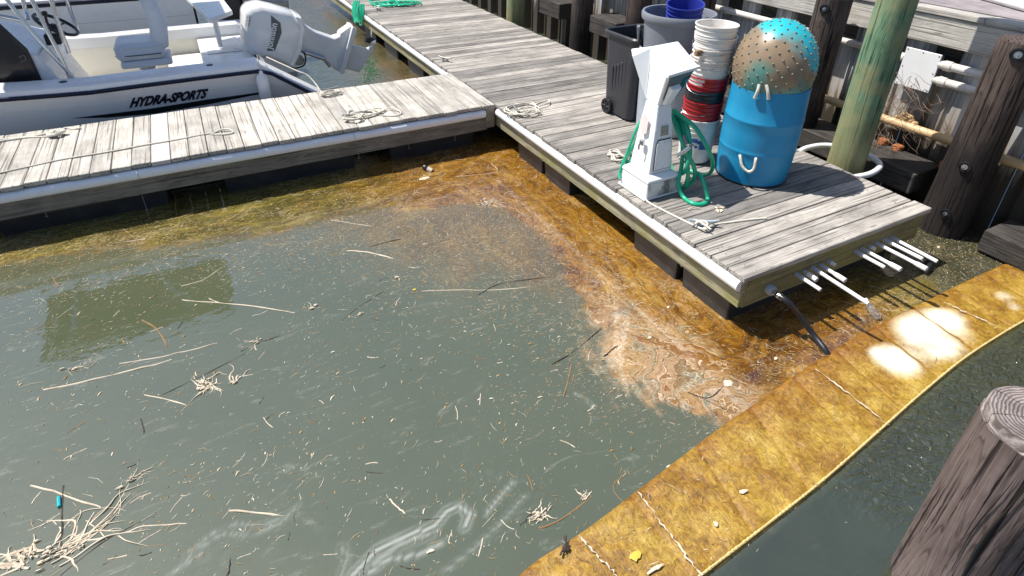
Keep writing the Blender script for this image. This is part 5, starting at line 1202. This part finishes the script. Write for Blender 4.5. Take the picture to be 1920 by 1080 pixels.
MB().loft([[V((-2.42,7.08,2.60)),V((-.28,7.12,2.60)),V((-.28,8.55,2.60)),V((-2.5,8.6,2.60))],[V((-2.40,7.1,2.63)),V((-.30,7.14,2.63)),V((-.30,8.53,2.63)),V((-2.48,8.58,2.63))]]).build('canopy',M['canvas'],boat,bev=.01)
# steering wheel
wc=V(onY(105,46,7.5)); nrm_=V((.55,-.1,.83)).normalized(); u_=nrm_.orthogonal().normalized(); w_=nrm_.cross(u_)
sw_=MB().tube([wc+(u_*math.cos(a)+w_*math.sin(a))*.185 for a in np.linspace(0,2*math.pi,37)],.016,8).build('steering_wheel',M['black'],boat,True)
mb=MB()
for k in range(3): a=k*2*math.pi/3+.5; mb.tube([wc-nrm_*.03,wc+(u_*math.cos(a)+w_*math.sin(a))*.18],.010,6)
mb.lathe(wc-nrm_*.05,[(0,0),(.045,0),(.04,.04),(0,.05)],16,nrm_).build('wheel_hub',M['black'],sw_,True)
hp0=V(onY(98,72,7.45)); MB().box(hp0+V((-.06,-.04,-.06)),hp0+V((.07,.04,.05)),.01).build('throttle_box',M['black'],boat)
MB().tube([hp0+V((.0,0,.04)),hp0+V((.01,.0,.24))],.012,8).lathe(hp0+V((.01,0,.22)),[(0,0),(.025,.01),(.025,.04),(0,.05)],12).build('throttle_lever',M['black'],boat,True)
# helm seat
sc_=V(onY(248,105,7.5)); seat=thing('helm_seat',(sc_.x,7.5,.2),'x','seat'); bpy.data.objects.remove(seat)
SXc=-.50
st_=MB().box((SXc-.24,7.27,.72),(SXc+.22,7.73,.90),.035).build('seat_cushion',M['vinyl'],boat,True,bev=.045,seg=4)
MB().loft([[V((SXc+.10,7.27,.88)),V((SXc+.26,7.27,.80)),V((SXc+.26,7.73,.80)),V((SXc+.10,7.73,.88))],[V((SXc+.14,7.26,1.1)),V((SXc+.30,7.26,1.05)),V((SXc+.30,7.74,1.05)),V((SXc+.14,7.74,1.1))],[V((SXc+.10,7.30,1.36)),V((SXc+.22,7.30,1.38)),V((SXc+.22,7.70,1.38)),V((SXc+.10,7.70,1.36))]]).build('seat_back',M['vinyl'],boat,True,bev=.05,seg=4)
for z_ in(.78,.86): MB().tube([V((SXc-.245,7.31,z_)),V((SXc-.1,7.262,z_)),V((SXc+.18,7.262,z_))],.006,6,3).build('seat_piping',M['grilldark' if z_<.8 else 'vinyl'],boat,True)
MB().box((SXc-.22,7.29,.64),(SXc+.26,7.71,.715),.015).build('seat_base',M['vinyl'],boat,bev=.01)
MB().lathe((SXc,7.5,.2),[(.13,.0),(.13,.01),(.035,.03),(.035,.36),(.09,.38),(.10,.44),(0,.44)],20).build('seat_post',M['alu'],boat,True)
# bait board on post
bp=[V(atz(u,v,1.08)) for u,v in((350,2),(395,45),(437,28),(410,-8))]
MB().loft([bp,[p+V((0,0,.05)) for p in bp]]).build('bait_table',M['white'],boat,bev=.008)
cbp=(bp[0]+bp[1]+bp[2]+bp[3])/4; MB().tube([cbp-V((0,0,.45)),cbp],.03,10).build('table_post',M['white'],boat,True)
# fender
fp0=V(onY(495,165,BY0-.06)); fd=thing('fender',tuple(fp0),'white fender hanging over the boat side near the stern','fender')
MB().lathe(fp0-V((0,0,.17)),[(0,0),(.03,.01),(.055,.04),(.06,.10),(.06,.26),(.05,.30),(.018,.33),(.018,.35),(0,.35)],20).build('body',M['vinyl'],fd,True)
MB().tube([fp0+V((0,0,.18)),fp0+V((0,.05,.34)),V(onY(488,107,6.72))],.005,6).build('lanyard',M['rope'],fd,True)
# letters on hull
def hully(x,z):
    h_=halfw(x); s_=sheer(x); return CYB-float(np.interp(-z,[-s_,-(s_-.12),-(s_-.24),-.12],[h_,h_-.035,h_-.06,h_-.12]))
def lettering(body,target_len,shear,parent,mapf,mt,name='lettering',bold=.0,ch=1.0):
    cu_=bpy.data.curves.new('t','FONT'); cu_.body=body; cu_.size=1; cu_.shear=shear; cu_.offset=bold; cu_.extrude=0; cu_.resolution_u=3
    ob=bpy.data.objects.new('t',cu_); COL.objects.link(ob); bpy.context.view_layer.update()
    me=bpy.data.meshes.new_from_object(ob.evaluated_get(bpy.context.evaluated_depsgraph_get())); bpy.data.objects.remove(ob)
    xs=[v.co.x for v in me.vertices]; ys2=[v.co.y for v in me.vertices]; x0,x1=min(xs),max(xs); y0,y1=min(ys2),max(ys2)
    o_=wloc(parent)
    for v in me.vertices: v.co=V(mapf((v.co.x-x0)/(x1-x0),(v.co.y-y0)/(y1-y0)))-o_
    me.name=name; me.materials.clear(); me.materials.append(mt); o=bpy.data.objects.new(name,me); COL.objects.link(o); o.parent=parent; return o
pa=V(onY(246,203,6.64)); pb=V(onY(392,184,6.64)); pt=V(onY(250,188,6.62))
def mh(s,t):
    x=pa.x+(pb.x-pa.x)*s+(t-.5)*.035; z=pa.z+(pb.z-pa.z)*s+t*(.105); return (x,hully(x,z)-.008,z)
lettering('HYDRA-SPORTS',1,.35,boat,mh,M['navy'],bold=.055)
# tapered stripe
top_=[(133,222),(200,214),(280,204),(392,186),(480,174),(560,166)]; bot_=[(133,222),(200,221),(290,214),(392,196),(480,178),(560,167)]
vs=[];
for a,b in zip(top_,bot_):
    for u,v in(a,b):
        p=V(onY(u,v,6.66)); vs.append((p.x,hully(min(p.x,.55),p.z)-.004,p.z))
MB().add(vs,[(2*i,2*i+2,2*i+3,2*i+1) for i in range(5)]).build('side_stripe',M['greenblk'],boat,fixn=False)
# ---------------------------------------------------------------- outboard
mot=thing('outboard_motor',(.9,7.6,.5),'white tilted outboard motor on the boat stern','outboard motor')
MY=7.62; hw=.20
outl=[(452,18),(462,8),(482,3),(512,10),(546,20),(560,34),(566,52),(562,80),(545,124),(528,116),(500,106),(468,100),(452,80)]
O=[V(onY(u,v,MY-.05)) for u,v in outl]; cc_=sum(O,V((0,0,0)))/len(O)
rg=[]
for yy,k in((-.235,.70),(-.215,.88),(-.16,.97),(0,1.0),(.16,.97),(.215,.88),(.235,.70)):
    rg.append([V((cc_.x+(p.x-cc_.x)*k,MY+yy,cc_.z+(p.z-cc_.z)*k)) for p in O])
cowl=MB().loft(rg).build('cowl',M['motor'],mot,True,bev=.03,seg=3)
# mid + leg
def leg(outl,half,name,mt,b=.015,ky=1):
    P=[V(onY(u,v,MY-.04)) for u,v in outl]; c=sum(P,V((0,0,0)))/len(P)
    return MB().loft([[V((c.x+(p.x-c.x)*.93,MY-half,c.z+(p.z-c.z)*.93)) for p in P],[V((p.x,MY-half*.7,p.z)) for p in P],[V((p.x,MY+half*.7,p.z)) for p in P],[V((c.x+(p.x-c.x)*.93,MY+half,c.z+(p.z-c.z)*.93)) for p in P]]).build(name,mt,mot,True,bev=b)
leg([(548,22),(561,27),(566,50),(560,90),(545,122),(536,118),(553,82),(557,45)],.225,'lower_cowl',M['motor'],.01)
leg([(562,40),(590,58),(625,70),(636,66),(640,80),(632,130),(618,122),(600,104),(575,98),(556,96)],.10,'midsection',M['motorg'])
leg([(636,60),(659,44),(663,50),(655,78),(648,120),(638,135),(625,130)],.085,'lower_leg',M['motorg'])
leg([(655,84),(690,92),(701,88),(699,97),(675,136),(640,128),(648,95)],.05,'gearcase',M['motorg'],.018)
P=[V(onY(u,v,MY)) for u,v in((656,45),(664,50),(640,133),(632,132))]
MB().loft([[V((p.x,MY-.15,p.z)) for p in P],[V((p.x,MY+.15,p.z)) for p in P]]).build('cavitation_plate',M['motorg'],mot,bev=.006)
pc_=V(onY(694,76,MY)); ax=V((.75,0,-.2)).normalized(); hub=MB().lathe(pc_-ax*.06,[(0,0),(.04,.0),(.045,.06),(.03,.12),(0,.13)],16,ax).build('propeller',M['black'],mot,True)
mb=MB(); u_=ax.orthogonal().normalized(); w_=ax.cross(u_)
for k in range(3):
    a=k*2*math.pi/3+.4; d=u_*math.cos(a)+w_*math.sin(a); e=ax.cross(d)
    mb.loft([[pc_+d*.035+e*.02-ax*.02,pc_+d*.035-e*.02+ax*.03,pc_+d*.035-e*.022+ax*.034,pc_+d*.035+e*.018-ax*.016],[pc_+d*.10+e*.06-ax*.02,pc_+d*.10-e*.05+ax*.03,pc_+d*.10-e*.052+ax*.034,pc_+d*.10+e*.058-ax*.016],[pc_+d*.15+e*.03-ax*.005,pc_+d*.15-e*.03+ax*.02,pc_+d*.15-e*.03+ax*.022,pc_+d*.15+e*.03-ax*.003]])
mb.build('blades',M['metal'],hub)
MB().tube([V(onY(572,98,MY-.14)),V(onY(607,110,MY-.14))],.028,12).tube([V(onY(605,109,MY-.14)),V(onY(618,125,MY-.12))],.018,8).build('tilt_cylinder',M['metal'],mot,True)
MB().lathe(V(onY(560,113,MY-.13)),[(0,.03),(.05,.03),(.062,.015),(.062,-.05)],18,(0,-1,0)).build('bracket',M['dullmetal'],mot,True)
MB().tube([V(onY(560,92,MY-.19)),V(onY(572,103,MY-.2)),V(onY(570,122,MY-.2)),V(onY(552,128,MY-.18)),V(onY(545,124,MY-.15))],.010,8,5).build('cable',M['black'],mot,True)
# decal: dark slanted panel + letters on the near face of the cowl
FYm=MY-.237
dp=[V(onY(u,v,FYm)) for u,v in((506,20),(528,38),(531,60),(515,102),(497,102),(508,60))]
k_=.82
MB().add([V((cc_.x+(p.x-cc_.x)*k_,FYm-.002,cc_.z+(p.z-cc_.z)*k_)) for p in dp],[tuple(range(6))]).build('decal',M['grilldark'],mot,fixn=False)
j0=V(onY(502,100,FYm)); j1=V(onY(515,40,FYm)); ud=(j1-j0); 
up=V((-ud.z,0,ud.x)).normalized()*.10
if up.x>0: up=-up
lettering('Johnson',1,0,mot,lambda s,t:tuple(V((cc_.x+((j0+ud*s-cc_).x)*k_,FYm-.006,cc_.z+((j0+ud*s-cc_).z)*k_))+up*(t-.35)+V((.02,0,0))),M['white'],bold=.02)
mb=MB()
for r_ in range(2):
    for k in range(8):
        p=V(onY(458+r_*6-k*.5,26+k*3,FYm+.0)); p=V((cc_.x+(p.x-cc_.x)*.9,FYm-.001,cc_.z+(p.z-cc_.z)*.9)); mb.box(p+V((-.008,-.002,-.003)),p+V((.008,.002,.003)))
mb.build('vent_slots',M['black'],mot)
# ---------------------------------------------------------------- second boat
b2=thing('white_boat',(-.8,10.3,0),'pale grey hull of a second boat moored behind the first','boat')
X2=[-6,-4,-2,-.4,.10]
rg=[[V((x,9.42,.97)),V((x,9.47,.55)),V((x,9.58,.0)),V((x,9.62,-.2))] for x in X2]
MB().loft(rg,close=False,cap=False).build('hull_side',M['hullw'],b2,True)
MB().loft([[V((.10,9.42,.97)),V((.10,9.6,-.2)),V((.10,11.2,-.2)),V((.10,11.4,.97))],[V((.13,9.44,.95)),V((.13,9.62,-.2)),V((.13,11.2,-.2)),V((.13,11.38,.95))]]).build('transom',M['black'],b2)
MB().tube([V((x,9.41,.985)) for x in X2],.03,8).build('rub_strip',M['navy'],b2,True)
MB().tube([V((x,9.455,.72)) for x in X2],.006,6).build('strake',M['grilldark'],b2)
MB().box((-6,9.43,1.0),(.12,9.75,1.04),.01).build('gunwale',M['white'],b2)
MB().box((-6,9.76,.5),(.1,11.4,.9)).build('deck',M['white'],b2)
m2=thing('far_outboard',(.55,9.6,.5),'dark outboard and grey cylinder of the boat behind, at the top edge','outboard motor')
MB().loft([rr(.55,9.75,.22,.2,.08,.45),rr(.55,9.75,.24,.22,.08,.8),rr(.55,9.75,.2,.18,.08,1.1)]).build('cowl',M['black'],m2,True)
MB().tube([V((.75,9.5,.85)),V((1.35,9.45,.78))],.11,18).build('cylinder',M['dullmetal'],m2,True)
MB().tube([V((.3,9.3,.62)),V((1.1,9.25,.6))],.03,10).build('swim_rail',M['alu'],m2,True)
# ---------------------------------------------------------------- far bank, seen only beyond and in reflections
MB().box((-40,40,-1),(60,44,2.2)).build('far_bank',plain('bank',(.10,.11,.06),.9),None)['kind']='structure'
S.render.engine='CYCLES'
